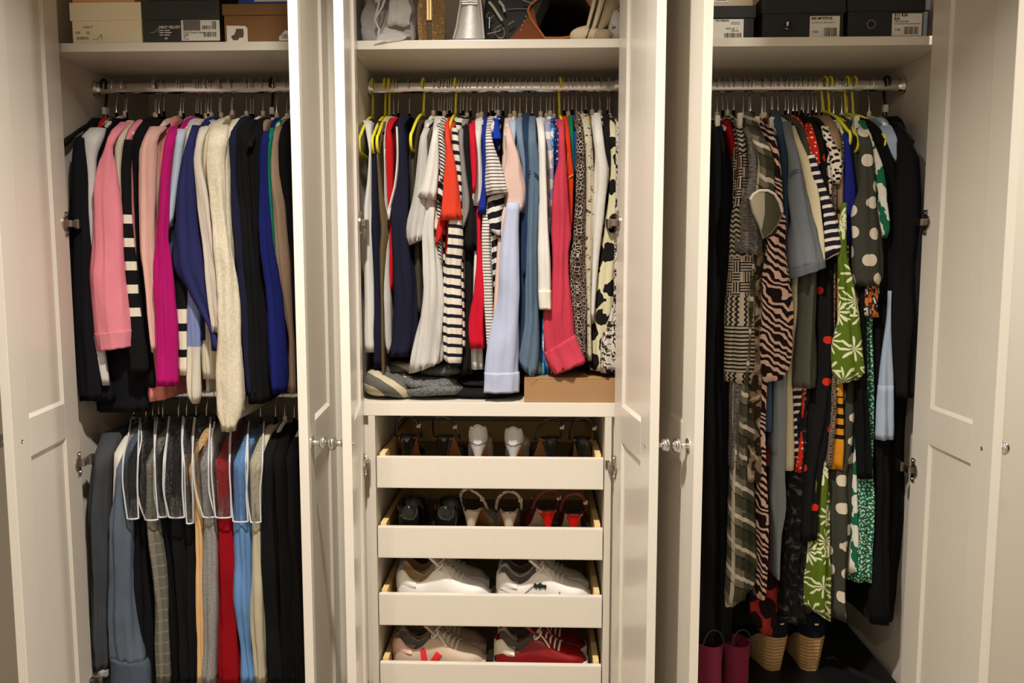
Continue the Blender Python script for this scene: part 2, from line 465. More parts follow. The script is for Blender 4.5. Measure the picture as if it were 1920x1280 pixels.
def door(w, cx, hx, ang, side):
    """side -1: hinged on its left, outer face to the left; +1: hinged on the right.
    local frame: x along the width from hinge to free edge, y = through the thickness (0 inner face, DOORT outer face)"""
    ang = math.radians(ang)
    d = Vector((math.sin(ang), -math.cos(ang), 0)); n = Vector((math.cos(ang), math.sin(ang), 0)) * side
    M = Matrix(((d.x, n.x, 0, hx - cx), (d.y, n.y, 0, -.002), (0, 0, 1, 0), (0, 0, 0, 1)))
    W, T = DOORW, DOORT; st, sf = .088, .084
    zr = (DZ0 + .088, .875, .965, DZ1 - .088)
    fr = MB()
    fr.box((0, 0, DZ0), (st, T, DZ1), .0015); fr.box((W - sf, 0, DZ0), (W, T, DZ1), .0015)
    fr.box((st, 0, DZ0), (W - sf, T, zr[0]), .0008); fr.box((st, 0, zr[1]), (W - sf, T, zr[2]), .0008); fr.box((st, 0, zr[3]), (W - sf, T, DZ1), .0008)
    do = fr.xform(M).build('door', CREAM, w)
    rc, bw = .0062, .0085
    for z0, z1 in ((zr[0], zr[1]), (zr[2], zr[3])):
        p = MB(); x0, x1 = st - .0005, W - sf + .0005
        for yy, yr in ((.0004, rc), (T - .0004, T - rc)):
            v = [(x0, yy, z0), (x1, yy, z0), (x1, yy, z1), (x0, yy, z1),
                 (x0 + bw, yr, z0 + bw), (x1 - bw, yr, z0 + bw), (x1 - bw, yr, z1 - bw), (x0 + bw, yr, z1 - bw)]
            p.add(v, [(0, 1, 5, 4), (1, 2, 6, 5), (2, 3, 7, 6), (3, 0, 4, 7), (4, 5, 6, 7)])
        p.xform(M).build('door_panel', CREAM, do)
    kp = M @ Vector((.330, T, .922)); knob(do, kp.x, kp.y, kp.z, n)
    sp = M @ Vector((.330, 0, .920))
    MB().lathe([(.0042, -.0005), (.0042, .0012), (.0026, .0016), (.0022, .0006)], sp, -n, 12).build('knob_screw', STEEL, do, smooth=True, label='small steel screw head on inner face')
    for hz in (.155, .790, 1.428, 2.27):
        h = MB()
        h.box((.008, -.0035, hz - .031), (.026, 0, hz + .031), .0015)
        h.lathe([(.0175, 0), (.0175, .003), (.013, .0045)], (.024, -.0005, hz), (0, -1, 0), 14)
        h.box((-.020, -.016, hz - .0085), (.022, -.003, hz + .0085), .0015)
        h.box((-.045, -.020, hz - .012), (-.014, -.009, hz + .012), .0015)
        h.xform(M).build('hinge', STEEL, do)
        sc = MB()
        for q in (-.024, .024): sc.lathe([(.0036, 0), (.0036, .0016), (.002, .002)], (.015, -.0035, hz + q), (0, -1, 0), 10)
        sc.xform(M).build('hinge_screw', CHROME, do, kind='stuff')
    return do

WL, cxl = wardrobe(-1.167, -.417, 'left cream wardrobe full of knitwear above trousers')
WC, cxc = wardrobe(-.375, .375, 'middle cream wardrobe with shirts above four shoe drawers')
WR, cxr = wardrobe(.417, 1.167, 'right cream wardrobe packed with long dresses and denim')
rail(WL, cxl, -1.149, -.435, RZ_L); rail(WC, cxc, -.357, .357, RZ_C); rail(WR, cxr, .435, 1.149, RZ_R)
rail(WL, cxl, -1.149, -.435, RZ_LL)
door(WL, cxl, -1.106, 9.44, -1); door(WL, cxl, -.4300, 4.8, 1)
door(WC, cxc, -.3345, 8.16, -1); door(WC, cxc, .3308, 6.44, 1)
door(WR, cxr, .4350, 8.4, -1); door(WR, cxr, 1.1066, -.15, 1)

# mid shelf and drawer unit of the middle wardrobe
MB().box((-.3565, .012, .919), (.3565, DEEP - .01, .956), .0015).build('mid_shelf', CREAM, WC)
for s in (-1, 1):
    MB().box((s * .3255, .012, .10), (s * .3075, DEEP - .02, .9185), .001).build('drawer_unit_side', CREAM_IN, WC)
    MB().box((s * .3565, .03, .10), (s * .3260, .046, .9185), .001).build('filler_strip', CREAM, WC)
DRAWERS = [(.721, .807), (.526, .613), (.335, .424), (.141, .227)]
for z0, z1 in DRAWERS:
    d = MB().box((-.3050, .0125, z0), (.3050, .0285, z1), .003).build('drawer', CREAM, WC, label='shallow cream pull-out shoe drawer front')
    for s in (-1, 1):
        MB().box((s * .2995, .029, z0 + .006), (s * .2840, .52, z1 + .006), .001).build('side_rail', PINE, d, label='pale wooden drawer side')
    MB().box((-.284, .029, z0 + .010), (.284, .52, z0 + .018)).build('drawer_base', TRAYB, d)
    MB().box((-.284, .508, z0 + .018), (.284, .52, z1)).build('back_rail', PINE, d)
# ------------------------------------------------------------------ clothes on hangers
def pchip(xs, ys, xq):
    xs = np.asarray(xs, float); ys = np.asarray(ys, float)
    if len(xs) == 1: return np.full(len(xq), ys[0])
    h = np.diff(xs); dl = np.diff(ys) / h; m = np.zeros(len(xs))
    m[0] = dl[0]; m[-1] = dl[-1]
    for i in range(1, len(xs) - 1):
        if dl[i - 1] * dl[i] > 0:
            w1 = 2 * h[i] + h[i - 1]; w2 = h[i] + 2 * h[i - 1]
            m[i] = (w1 + w2) / (w1 / dl[i - 1] + w2 / dl[i])
    i = np.clip(np.searchsorted(xs, xq, side='right') - 1, 0, len(xs) - 2)
    t = (xq - xs[i]) / h[i]
    return ((2 * t ** 3 - 3 * t ** 2 + 1) * ys[i] + (t ** 3 - 2 * t ** 2 + t) * h[i] * m[i] + (-2 * t ** 3 + 3 * t ** 2) * ys[i + 1] + (t ** 3 - t ** 2) * h[i] * m[i + 1])

RAILS = dict(L=dict(z=RZ_L, ysh=258., yn=214., x=(-1.145, -.44)), C=dict(z=RZ_C, ysh=258., yn=210., x=(-.353, .353)),
             Rr=dict(z=RZ_R, ysh=262., yn=206., x=(.44, 1.145)), LL=dict(z=RZ_LL, ysh=865., yn=786., x=(-1.145, -.44)))

def prep(rows, rl, y0, nz, neck):
    """outline rows (y, xl, xr[, dy]) -> sampled world rows: cx, half width, near Y, z, tilt"""
    q = RAILS[rl]; rows = [tuple(r) + (0,) * (4 - len(r)) for r in rows]
    ys = [r[0] for r in rows]
    yq = np.linspace(ys[0], ys[-1], nz)
    xl = pchip(ys, [r[1] for r in rows], yq); xr = pchip(ys, [r[2] for r in rows], yq); dy = pchip(ys, [r[3] for r in rows], yq)
    yneck = RODY - neck; out = []
    for k in range(nz):
        t = min(max((q['ysh'] - yq[k]) / (q['ysh'] - q['yn']), 0), 1.15)
        Yn = y0 + (yneck - y0) * t ** 1.25
        Lf = min(max((xr[k] - xl[k]) * .0007, .012), .03)
        a, za = at(xl[k], yq[k] - dy[k] / 2, Yn + Lf * .6); b, zb = at(xr[k], yq[k] + dy[k] / 2, Yn + Lf * .6)
        out.append([(a + b) / 2, max((b - a) / 2, .003), Yn, (za + zb) / 2, (za - zb) / 2])
    return out

def cloth(name, rows, sx, rl, y0, mat, parent, mode='body', amp=.0035, neck=.05, seed=0, back=.19, full=False, open_end=True):
    q = RAILS[rl]; r = random.Random(seed)
    span = rows[-1][0] - rows[0][0]
    nz = int(min(max(span / 14, 10), 44))
    W = prep(rows, rl, y0, nz, neck)
    hem = W[-1][3]
    t_ = neck / .205
    ztop = q['z'] - .074 - .034 * t_ - .062 * t_ ** 1.8
    yneck = RODY - neck
    if mode == 'body' and W[0][3] < ztop - .012:
        # shoulder line up to the collar, over the hanger
        c0, h0, Y0, z0, t0 = W[0]; pre = []
        m = 5 if W[0][2] < yneck - .05 else 3
        for i in range(m):
            t = i / m
            e = t ** .75
            pre.append([sx + (c0 - sx) * e, .0125 + (h0 - .0125) * e ** 1.5, yneck + (Y0 - yneck) * t ** .8, ztop + (z0 - ztop) * t ** 1.25, t0 * e])
        W = pre + W
        npre = m + 2
    n1, n2 = 9, 8
    npre = locals().get('npre', 4)
    rings = []; uvs = []
    ph = r.uniform(0, 6.28); ph2 = r.uniform(0, 6.28); fw = r.uniform(.026, .04)
    for i, (c, h, Yn, z, tl) in enumerate(W):
        ring = []; s_ = 1.0 if full else max(0, min(1, (W[0][3] - z) / .25))
        if mode == 'body':
            Lf = min(max(h * 1.1, .010), .032)
            yb_near = RODY + (RODY - Yn) * (back / .19) if rl else 0
            Yb = min(max(RODY + (RODY - Yn) * .93, Yn + .08), DEEP - .06)
            half = []
            for k in range(n1):
                a = k / (n1 - 1) * PI / 2
                half.append((math.sin(a), Yn + Lf * (1 - math.cos(a)), 0.0))
            for k in range(1, n2):
                f = k / (n2 - 1)
                half.append((1.0, Yn + Lf + (Yb - Yn - Lf) * f, f))
            def pt(s, e):
                k, y, f = e
                g = f * f * (3 - 2 * f)
                g2 = min(1, f * 2.2); g2 = g2 * g2 * (3 - 2 * g2)
                hw = h + ((max(min(h, .0118), .0105) if i < npre else min(h, .008)) - h) * g2
                if f >= .999: hw *= (.35 if i >= npre else .7)
                return c + (sx - c) * g + s * k * hw, y, s * k * (1 - g2)
            loop = [pt(1, e) for e in half] + [pt(-1, e) for e in half[::-1][:-1]]
        else:
            dpt = min(max(h * .75, .010), .034); N = 24
            loop = [(c + h * math.sin(2 * PI * k / N), Yn + dpt * (1 - math.cos(2 * PI * k / N)), math.sin(2 * PI * k / N)) for k in range(N)]
        N = len(loop); ulen = 0.0; us = []
        # outward normals and folds
        for k in range(N):
            x, y, s = loop[k]
            xa, ya, _ = loop[k - 1]; xb, yb, _ = loop[(k + 1) % N]
            if k: ulen += math.hypot(x - loop[k - 1][0], y - loop[k - 1][1])
            tx, ty = xb - xa, yb - ya; L = math.hypot(tx, ty) or 1
            nx, ny = ty / L, -tx / L
            uu = (x - c) * 1.0 + (y - Yn) * .35 * (1 if s >= 0 else -1)
            dsp = amp * s_ * (math.sin(uu / fw * 6.28 + ph + 1.2 * math.sin(z * 4.1 + ph2)) + .6 * math.sin(uu / (fw * .57) * 6.28 + ph2 + z * 3))
            dsp += amp * .5 * math.sin(z * 21 + ph + uu * 30) * s_
            dsp += .0085 * mnoise.noise(Vector((uu * 16 + seed * 1.7, z * 6.5, seed * .37))) * s_ + .003 * mnoise.noise(Vector((uu * 45 + seed, z * 22, seed * 1.1))) * s_
            dsp *= min(1, h / .02)
            if y > Yn + .06: dsp *= .5
            ring.append((x + nx * dsp * .55, y + ny * dsp, z + (-tl * s if tl else 0) * 1.0))
            us.append(ulen)
        um = us[0]
        for k in range(N):
            # u measured from the near edge on both sides
            x, y, s = loop[k]
            uvs.append((us[k] if k <= N // 2 else us[k] - ulen, z - hem))
        rings.append(ring)
    N = len(rings[0]); v = [p for rg in rings for p in rg]; f = []
    for i in range(len(rings) - 1):
        for k in range(N):
            k2 = (k + 1) % N
            f.append((i * N + k, (i + 1) * N + k, (i + 1) * N + k2, i * N + k2))
    f.append(tuple(range(N)))
    if open_end:
        # turned hem: the edge runs back up inside
        b0 = (len(rings) - 1) * N; src = [rings[-1], rings[max(-3, -len(rings))]]
        for q_, sh in enumerate((.06, .32)):
            base = len(v); rg = src[q_]
            mx = sum(p[0] for p in rg) / N; my = sum(p[1] for p in rg) / N
            for k in range(N):
                x, y, z = rg[k]
                if mode != 'body': dy_ = (my - y) * sh
                else: dy_ = (.004 if q_ == 0 else .016) if k < n1 or k > N - n1 else 0.0
                v.append((x + (mx - x) * sh, y + dy_, z + (.0008 if q_ == 0 else .004))); uvs.append(uvs[b0 + k])
            pb = b0 if q_ == 0 else base - N
            for k in range(N):
                k2 = (k + 1) % N
                f.append((pb + k, base + k, base + k2, pb + k2))
        f.append(tuple(range(len(v) - 1, len(v) - N - 1, -1)))
    else:
        f.append(tuple(range(len(rings) * N - 1, (len(rings) - 1) * N - 1, -1)))
    # to the parent's frame
    if parent:
        px, py, pz = parent.location
        v = [(x - px, y - py, z - pz) for x, y, z in v]
    return mesh_obj(name, v, f, mat, parent, True, uvs)

HANGN = {}
def hanger(kind, sx, rl, what, seed, arm=.205):
    """thing > hook, neck, shoulder arms; kinds: w white, k black velvet, y yellow tube, b black plastic, c clip"""
    q = RAILS[rl]; z = q['z']; r = random.Random(seed)
    colr = {'w': 'white', 'k': 'black', 'y': 'yellow plastic', 'b': 'glossy black plastic'}[kind]
    lab = '%s hanger holding the %s' % (colr, what)
    o = empty('clothes_hanger', (sx, RODY, z), ' '.join(lab.split()[:16]), 'hanger', 'hangers on the %s rail' % {'L': 'upper left', 'C': 'middle', 'Rr': 'right', 'LL': 'lower left'}[rl], rz=math.radians(r.uniform(-4, 4)))
    yaw = math.radians(r.uniform(-9, 9)); Rz = Matrix.Rotation(yaw, 4, 'Z')
    rr = .0215; top = .0035
    arc = [(0, rr * math.cos(a), top + rr * math.sin(a)) for a in [math.radians(x) for x in range(200, -61, -20)]]
    zn = -.066 - r.uniform(0, .012)
    arc += [(0, .006, -.034), (0, .001, -.045), (0, 0, zn)]
    thick = kind in 'yb'
    hm = MB().tube(arc, .0032 if kind == 'y' else (.0042 if kind == 'b' else .0017), 8, flat=1.0)
    hm.xform(Rz).build('hook', {'y': YELLOWP, 'b': BLACKP}.get(kind, WIRE), o, smooth=True)
    mat = {'w': WHITEP, 'k': VELVET, 'y': YELLOWP, 'b': BLACKP}[kind]
    m = MB()
    if kind == 'y':
        a = []
        for t in np.linspace(0.06, 1, 16):
            a.append((0, -.178 * t, zn - .004 - .030 * t - .050 * t ** 2))
        for g in np.linspace(.1, PI, 10):
            a.append((0, -.178 - .020 * math.sin(g), zn - .106 + .022 * math.cos(g)))
        a += [(0, -.13, zn - .131), (0, -.06, zn - .132)]
        b = [(x, -y, zz) for x, y, zz in a][::-1]
        m.tube([(0, 0, zn + .012), (0, -.004, zn + .002)] + a + b + [(0, .006, zn - .006)], .0040, 8)
    else:
        rad = {'w': .0066, 'k': .0042, 'b': .0075}[kind]
        for s in (-1, 1):
            p = [(0, s * arm * t, zn - .014 - .034 * t - .062 * t ** 1.8) for t in np.linspace(0, 1, 10)]
            p = [(a_, b_, zn - .014 - .034 * (abs(b_) / .205) - .062 * (abs(b_) / .205) ** 1.8) for a_, b_, c_ in p]
            m.tube(p, [rad * (1.0 - .25 * t + (.35 if kind == 'b' and t > .8 else 0)) for t in np.linspace(0, 1, 10)], 8)
        m.tube([(0, 0, zn + .003), (0, 0, zn - .02)], rad * .9, 8)
    m.build('shoulder_arms', mat, o, smooth=True)
    if kind == 'b': MB().box((-.006, -.0085, zn + .002), (.006, .0085, zn + .022), .001).build('size_tag', PAPER, o)
    if kind == 'w' and r.random() < .4 and rl == 'Rr':
        c = MB(); c.box((-.006, -.135, zn - .075), (.006, -.118, zn - .028), .002); c.build('clip', WHITEP, o)
    return o

GN = [0]
CLOTHES = []
def wear(rl, name, label, cat, mat, s=None, b=None, y0=.05, hang='w', sx=None, amp=.0045, knit=None, parts=(), neck=.05, ys=None, sm=None, bare=False, nohang=False):
    if neck == .05: neck = {'w': .085, 'k': .055, 'y': .10, 'b': .07}[hang] + random.Random(len(label) * 7 + GN[0]).uniform(-.012, .018)
    """one garment: Empty at its hanger point > body, sleeve and other parts"""
    GN[0] += 1; seed = GN[0]
    q = RAILS[rl]
    ref = s or b
    rr = min(ref, key=lambda r_: abs(r_[0] - q['ysh'] - 4))
    if sx is None:
        sx = at((rr[1] + rr[2]) / 2, rr[0], y0 + .01)[0] if rr[0] > q['ysh'] - 14 else at((rr[1] + rr[2]) / 2, rr[0], RODY - .12)[0]
    elif sx > 5: sx = at(sx, q['ysh'], y0 + .01)[0]
    lo, hi = q['x']; sx = min(max(sx, lo + .008), hi - .008)
    o = empty(name, (sx, RODY, q['z'] - .09), label, cat)
    yb = y0 if s is None else y0 + .022
    if b is None:
        y1 = ref[-1][0] - 20 if ref[-1][0] > 520 else {'L': 690, 'C': 640, 'Rr': 850, 'LL': 1200}[rl]
        X0 = sx; zs = []
        rows = []
        for yy in (q['ysh'] + 8, (q['ysh'] + y1) / 2, y1):
            # a thin body hanging straight below the hanger
            d = _F[2] + _U[2] * ((640 - yy) / FPX)
            Yp = yb + .02
            lo_, hi_ = 0., 1920.
            for _ in range(40):
                mid = (lo_ + hi_) / 2
                if at(mid, yy, Yp)[0] < X0: lo_ = mid
                else: hi_ = mid
            rows.append((yy, mid - 5, mid + 5))
        b = rows; yb += .02
    if not bare:
        cloth('body', b, sx, rl, yb, mat, o, 'body', amp, neck, seed)
    if s is not None:
        cloth('sleeve', s, sx, rl, y0 if ys is None else ys, sm or mat, o, 'sleeve', amp, neck, seed + 500)
    for pp in parts:
        if pp[1] == 'line':
            _, _, pts, pm, py, rad = pp[0], pp[1], pp[2], pp[3], pp[4], pp[5]
            w_ = [at(px_, py_, py) for px_, py_ in pts]
            MB().tube([(X_ - o.location.x, py - o.location.y, Z_ - o.location.z) for X_, Z_ in w_], rad, 6).build(pp[0], pm, o, smooth=True); continue
        if pp[1] == 'patch':
            w_ = [at(px_, py_, pp[4]) for px_, py_ in pp[2]]
            MB().prism([(X_ - o.location.x, Z_ - o.location.z) for X_, Z_ in w_], pp[4] - o.location.y, pp[4] + .008 - o.location.y).build(pp[0], pp[3], o); continue
        pn, prow, pm, py = pp
        cloth(pn, prow, sx, rl, py, pm, o, 'sleeve', amp, neck, seed + 500, full=True)
    if not nohang:
        short = ' '.join(label.split()[:8])
        hanger(hang, sx, rl, short, seed, .205 if hang == 'b' else max(.10, RODY - yb - .030))
    CLOTHES.append(o)
    return o
# ------------------------------------------------------------------ cloth materials
def S(key, c, **k): return fabric(key, 'solid', c, **k)
BLK = S('black_wool', (19, 19, 21), e=1.0); BLK2 = S('black_crepe', (14, 14, 15), e=1.0); NAVYD = S('dark_navy_wool', (19, 19, 25), e=1.0)
BLKC = S('black_cotton', (22, 21, 22), e=1.0)
WH = S('white_cotton', (222, 219, 214), e=1.12); OFFW = S('off_white_cotton', (224, 218, 205), e=1.1)
NAVY = S('navy_knit', (42, 44, 92), knit=.004); INDIGO = S('deep_blue_knit', (22, 28, 92), knit=.004); NAVYJ = S('navy_jersey', (24, 24, 42))

# ------------------------------------------------------------------ upper left rail: knitwear and jackets
wear('L', 'jacket', 'black tailored jacket hanging nearest the left wall', 'jacket', NAVYD,
     s=[(258, 140, 156), (300, 134, 160), (380, 132, 168), (460, 131, 173), (600, 137, 178), (700, 143, 184), (750, 148, 186)], b=[(300, 140, 164), (600, 150, 190), (750, 156, 214)], y0=.03, hang='b', sx=-1.12)
wear('L', 'blouse', 'pale grey satin blouse, long sleeve narrowing behind the pink sweatshirt', 'blouse', fabric('grey_satin', 'solid', (196, 195, 193), rough=.5, spec=.4),
     s=[(240, 168, 197), (258, 152, 192), (300, 152, 180), (400, 160, 178), (500, 166, 186), (600, 172, 192), (680, 184, 200), (722, 190, 207)], y0=.045, hang='w')
wear('L', 'top', 'bright red top, hem showing between jacket and pink sleeve', 'top', S('bright_red_jersey', (186, 34, 18)), b=[(300, 168, 176), (560, 166, 178), (640, 167, 184), (711, 170, 190)], y0=.075, hang='k', sx=166)
wear('L', 'coat', 'long navy-black coat hanging lowest behind the pink sleeve', 'coat', NAVYD,
     b=[(262, 174, 197), (330, 173, 192), (460, 172, 205), (600, 174, 246), (700, 177, 277), (771, 178, 279)], y0=.085, hang='k', sx=190)
wear('L', 'sweatshirt', 'candy pink sweatshirt with a wide ribbed cuff', 'sweatshirt', S('candy_pink_jersey', (220, 132, 148)),
     s=[(229, 225, 246), (250, 204, 224), (275, 196, 211), (315, 183, 217), (377, 173, 222), (460, 171, 227), (551, 170, 235), (621, 173, 240), (654, 181, 243, -8)], y0=.012, hang='w', sx=224,
     parts=[('cuff', [(622, 173, 240, -7), (626, 174.5, 240.5, -7), (655, 181, 243.5, -8)], S('candy_pink_rib', (224, 138, 152), knit=.003), .010)])
wear('L', 'cardigan', 'ivory cardigan edge peeping out right of the pink sweatshirt', 'cardigan', S('ivory_wool', (206, 196, 176), knit=.005),
     s=[(226, 238, 251), (250, 217, 236), (290, 214, 227), (330, 219, 226), (420, 226, 231)], y0=.04, hang='w', sx=231)
wear('L', 'sweater', 'black sweater with six cream blocks down its edge', 'sweater', fabric('black_cream_stripe', 'stripes', (18, 18, 20), (222, 214, 196), e=.95, per=.0625, duty=.38, off=.0305, vmin=.15, vmax=.44, cout=(18, 18, 20), warp=.0005),
     s=[(262, 232, 250), (320, 226, 245), (400, 228, 247), (500, 233, 254), (591, 240, 263), (660, 246, 272), (700, 250, 276)], y0=.045, hang='k', sx=241)
wear('L', 'blazer', 'plain black blazer between striped edge and blush cardigan', 'blazer', BLK,
     s=[(224, 262, 304), (240, 250, 292), (262, 244, 268), (330, 240, 262), (460, 244, 268), (550, 252, 278), (650, 258, 287), (726, 264, 293)], y0=.078, hang='k', sx=262)
wear('L', 'cardigan', 'blush pink cardigan with soft vertical folds', 'cardigan', S('blush_knit', (219, 172, 162), knit=.0035),
     s=[(238, 280, 312), (262, 268, 293), (290, 260, 294), (365, 258, 293), (460, 261, 288), (520, 268, 290), (600, 278, 292), (660, 285, 297)], y0=.04, hang='w', sx=283)
wear('L', 'blouse', 'salmon blouse with a rounded hem below the magenta sleeve', 'blouse', S('salmon_crepe', (208, 128, 118)),
     b=[(300, 298, 306), (400, 292, 306), (560, 285, 306), (700, 276, 319), (742, 274, 318, -4), (750, 277, 316, -6)], y0=.085, hang='k', sx=303)
wear('L', 'cardigan', 'magenta ribbed cardigan with a row of tiny cuff buttons', 'cardigan', S('magenta_knit', (184, 24, 112), knit=.0035),
     s=[(237, 318, 333), (265, 308, 328), (315, 301, 321), (378, 296, 317), (440, 291, 315), (502, 290, 322), (600, 292, 329), (723, 293, 333)], y0=.022, hang='k', sx=319)
wear('L', 'top', 'pale pink-white top squeezed beside the magenta cardigan', 'top', S('pale_pink_jersey', (222, 200, 198)), s=[(262, 319, 327), (310, 317, 325), (345, 313, 320)], y0=.06, hang='k', sx=325)
wear('L', 'shirt', 'powder blue shirt, sleeve ending in an open pointed cuff', 'shirt', S('powder_blue_cotton', (176, 190, 206)),
     s=[(242, 332, 348), (262, 327, 345), (315, 322, 338), (370, 314, 330), (412, 310, 325, -6), (424, 313, 323, -10)], y0=.04, hang='w', sx=334)
wear('L', 'shirt', 'dark slate blue shirt below the powder blue cuff', 'shirt', S('slate_cotton', (70, 80, 100)), b=[(300, 322, 332), (420, 312, 322), (490, 315, 325), (560, 322, 332)], y0=.09, hang='k', sx=330)
wear('L', 'sweater', 'black sweater with broad cream stripes at the cuff', 'sweater', fabric('wide_stripe_knit', 'stripes', (20, 20, 26), (224, 214, 194), e=.9, per=.0715, duty=.70, off=.0, vmin=-1, vmax=.182, cout=(18, 18, 22), warp=.0005),
     s=[(470, 324, 345), (520, 326, 360), (577, 329, 352), (640, 331, 350), (703, 332, 351)], b=[(440, 330, 362), (500, 328, 372), (560, 330, 376), (580, 345, 374)], y0=.055, hang='k', sx=343)
wear('L', 'sweater', 'ecru sweater shoulder tucked behind the royal navy one', 'sweater', S('ecru_wool', (205, 194, 170), knit=.004), s=[(234, 352, 368), (258, 348, 358), (300, 342, 350)], y0=.06, hang='w', sx=351)
wear('L', 'sweater', 'royal navy fine sweater crossing diagonally to a wide cuff', 'sweater', NAVY,
     s=[(235, 360, 374), (265, 350, 364), (315, 337, 366), (380, 328, 372), (436, 323, 379), (490, 322, 388), (540, 346, 393), (581, 371, 397), (618, 391, 412), (636, 395, 426), (657, 398, 427)], y0=.018, hang='k', sx=357)
wear('L', 'sweater', 'colour block sweater sleeve, light blue above cream', 'sweater', fabric('colour_block_knit', 'bands', (216, 208, 192), bands=[(.157, (128, 142, 190))], knit=.0045),
     s=[(500, 356, 372), (546, 352, 374), (646, 352, 378), (700, 351, 378), (748, 354, 376), (756, 358, 372)], y0=.05, hang='k', sx=364)
wear('L', 'sweater', 'cream ribbed sweater hem left of the shaggy sleeve', 'sweater', S('cream_rib', (214, 204, 182), knit=.009), b=[(520, 378, 396), (600, 378, 400), (660, 379, 402), (710, 380, 404)], y0=.07, hang='w', sx=373)
wear('L', 'shirt', 'lavender blue shirt collar beside the oatmeal sleeve', 'shirt', S('lavender_cotton', (158, 162, 196)), s=[(240, 367, 378), (262, 365, 376), (300, 364, 372)], y0=.06, hang='w', sx=371)
wear('L', 'sweater', 'smooth oatmeal sweater sleeve lying over the navy cuff', 'sweater', S('oatmeal_jersey', (202, 192, 180)),
     s=[(238, 376, 392), (262, 368, 382), (300, 362, 378), (365, 369, 392), (436, 377, 401), (486, 384, 409), (568, 392, 418), (623, 397, 421)], y0=.008, hang='w', sx=377)
wear('L', 'cardigan', 'beige ribbed cardigan, short sleeve ending mid rail', 'cardigan', S('beige_rib', (210, 196, 164), knit=.005),
     s=[(240, 384, 402), (262, 378, 394), (300, 378, 392), (400, 391, 412), (460, 399, 420), (498, 405, 424), (508, 410, 421)], y0=.03, hang='w', sx=385)
wear('L', 'sweater', 'shaggy cream sweater with open-work shoulder and gathered cuff', 'sweater', fabric('shaggy_cream', 'heather', (224, 214, 192), (206, 194, 170), sc=170, sv=.6, bs=.9, bd=.006),
     s=[(234, 398, 428), (258, 390, 426), (300, 386, 421), (380, 393, 424), (460, 404, 434), (535, 408, 443), (633, 409, 450), (700, 402, 456), (750, 403, 456), (780, 409, 449), (793, 413, 443), (808, 415, 441)], y0=-.008, hang='k', sx=412, amp=.004)
wear('L', 'blouse', 'white blouse with a flared cuff right of the shaggy sleeve', 'blouse', WH, s=[(580, 436, 446), (640, 440, 454), (690, 441, 461, 8), (703, 450, 461, 4)], y0=.06, hang='w', sx=422)
wear('L', 'dress', 'midnight navy dress right of the shaggy cream sweater', 'dress', S('midnight_crepe', (30, 31, 52), e=1.), b=[(248, 424, 446), (300, 421, 446), (460, 433, 462), (600, 447, 468), (720, 457, 482), (742, 460, 483)], y0=.05, hang='k', sx=433)
wear('L', 'jacket', 'black jacket in the middle of the dark group', 'jacket', BLK, b=[(242, 442, 474), (300, 440, 470), (460, 452, 486), (640, 461, 490), (756, 464, 498)], y0=.055, hang='w', sx=454)
wear('L', 'top', 'black long top beside the tan strip', 'top', BLK2, b=[(244, 470, 494), (300, 462, 492), (460, 474, 496), (640, 480, 502), (752, 484, 506)], y0=.06, hang='b', sx=474)
wear('L', 'cardigan', 'tan cardigan showing as a narrow strip left of deep blue', 'cardigan', S('tan_knit', (150, 122, 100), knit=.004), b=[(262, 484, 492), (420, 487, 494), (560, 493, 500), (715, 500, 508)], y0=.075, hang='w', sx=486)
wear('L', 'cardigan', 'deep blue cardigan hanging below its neighbours', 'cardigan', INDIGO,
     s=[(246, 494, 508), (262, 489, 505), (300, 486, 503), (380, 487, 507), (453, 489, 511), (568, 496, 530), (682, 503, 538), (737, 508, 536)], y0=.03, hang='w', sx=496)
wear('L', 'top', 'emerald green top edging the deep blue cardigan', 'top', S('emerald_jersey', (12, 112, 84)), s=[(240, 506, 514), (262, 503, 511), (300, 498, 506), (400, 504, 511), (460, 509, 514), (520, 513, 516)], y0=.036, hang='w', sx=506)
wear('L', 'sweater', 'taupe sweater with a long drooping sleeve', 'sweater', S('taupe_knit', (150, 126, 106), knit=.004),
     s=[(238, 516, 532), (262, 508, 522), (330, 506, 524), (400, 512, 535), (460, 516, 540), (568, 528, 548), (650, 540, 553), (735, 538, 557)], y0=.045, hang='w', sx=514)
wear('L', 'coat', 'black coat partly hidden by the edge of the open door', 'coat', BLK, b=[(240, 524, 545), (300, 518, 552), (400, 535, 556), (600, 550, 568), (735, 556, 580)], y0=.04, hang='k', sx=530)

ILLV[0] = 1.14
# ------------------------------------------------------------------ middle rail: shirts and tops
ST_B = fabric('breton_bold', 'stripes', (226, 218, 200), (28, 24, 42), per=.0262, duty=.36, warp=.004, slant=.12)
ST_B2 = fabric('breton_sleeve', 'stripes', (224, 216, 200), (26, 23, 36), per=.0262, duty=.40, warp=.004, slant=.2)
ST_F = fabric('fine_stripe', 'stripes', (224, 219, 212), (62, 54, 60), per=.0088, duty=.30, warp=.003, slant=-.05)
ST_F2 = fabric('fine_stripe_low', 'stripes', (220, 214, 206), (70, 60, 62), per=.0082, duty=.30, warp=.002)
ST_D = fabric('fine_dark_stripe', 'stripes', (222, 216, 208), (40, 36, 42), per=.0095, duty=.45, slant=.7, warp=.004)
wear('C', 'tank_top', 'white tank top hanging nearest the open left door', 'tank top', WH, b=[(283, 692, 697), (340, 688, 697), (400, 681, 697), (460, 684, 698), (520, 683, 699), (660, 686, 702)], y0=.055, hang='y', sx=-.345, nohang=False)
wear('C', 'tank_top', 'dark navy tank top beside the white one', 'tank top', NAVYJ, b=[(288, 697, 707), (400, 697, 712), (460, 698, 714), (560, 699, 717), (688, 702, 722)], y0=.06, hang='y', sx=701)
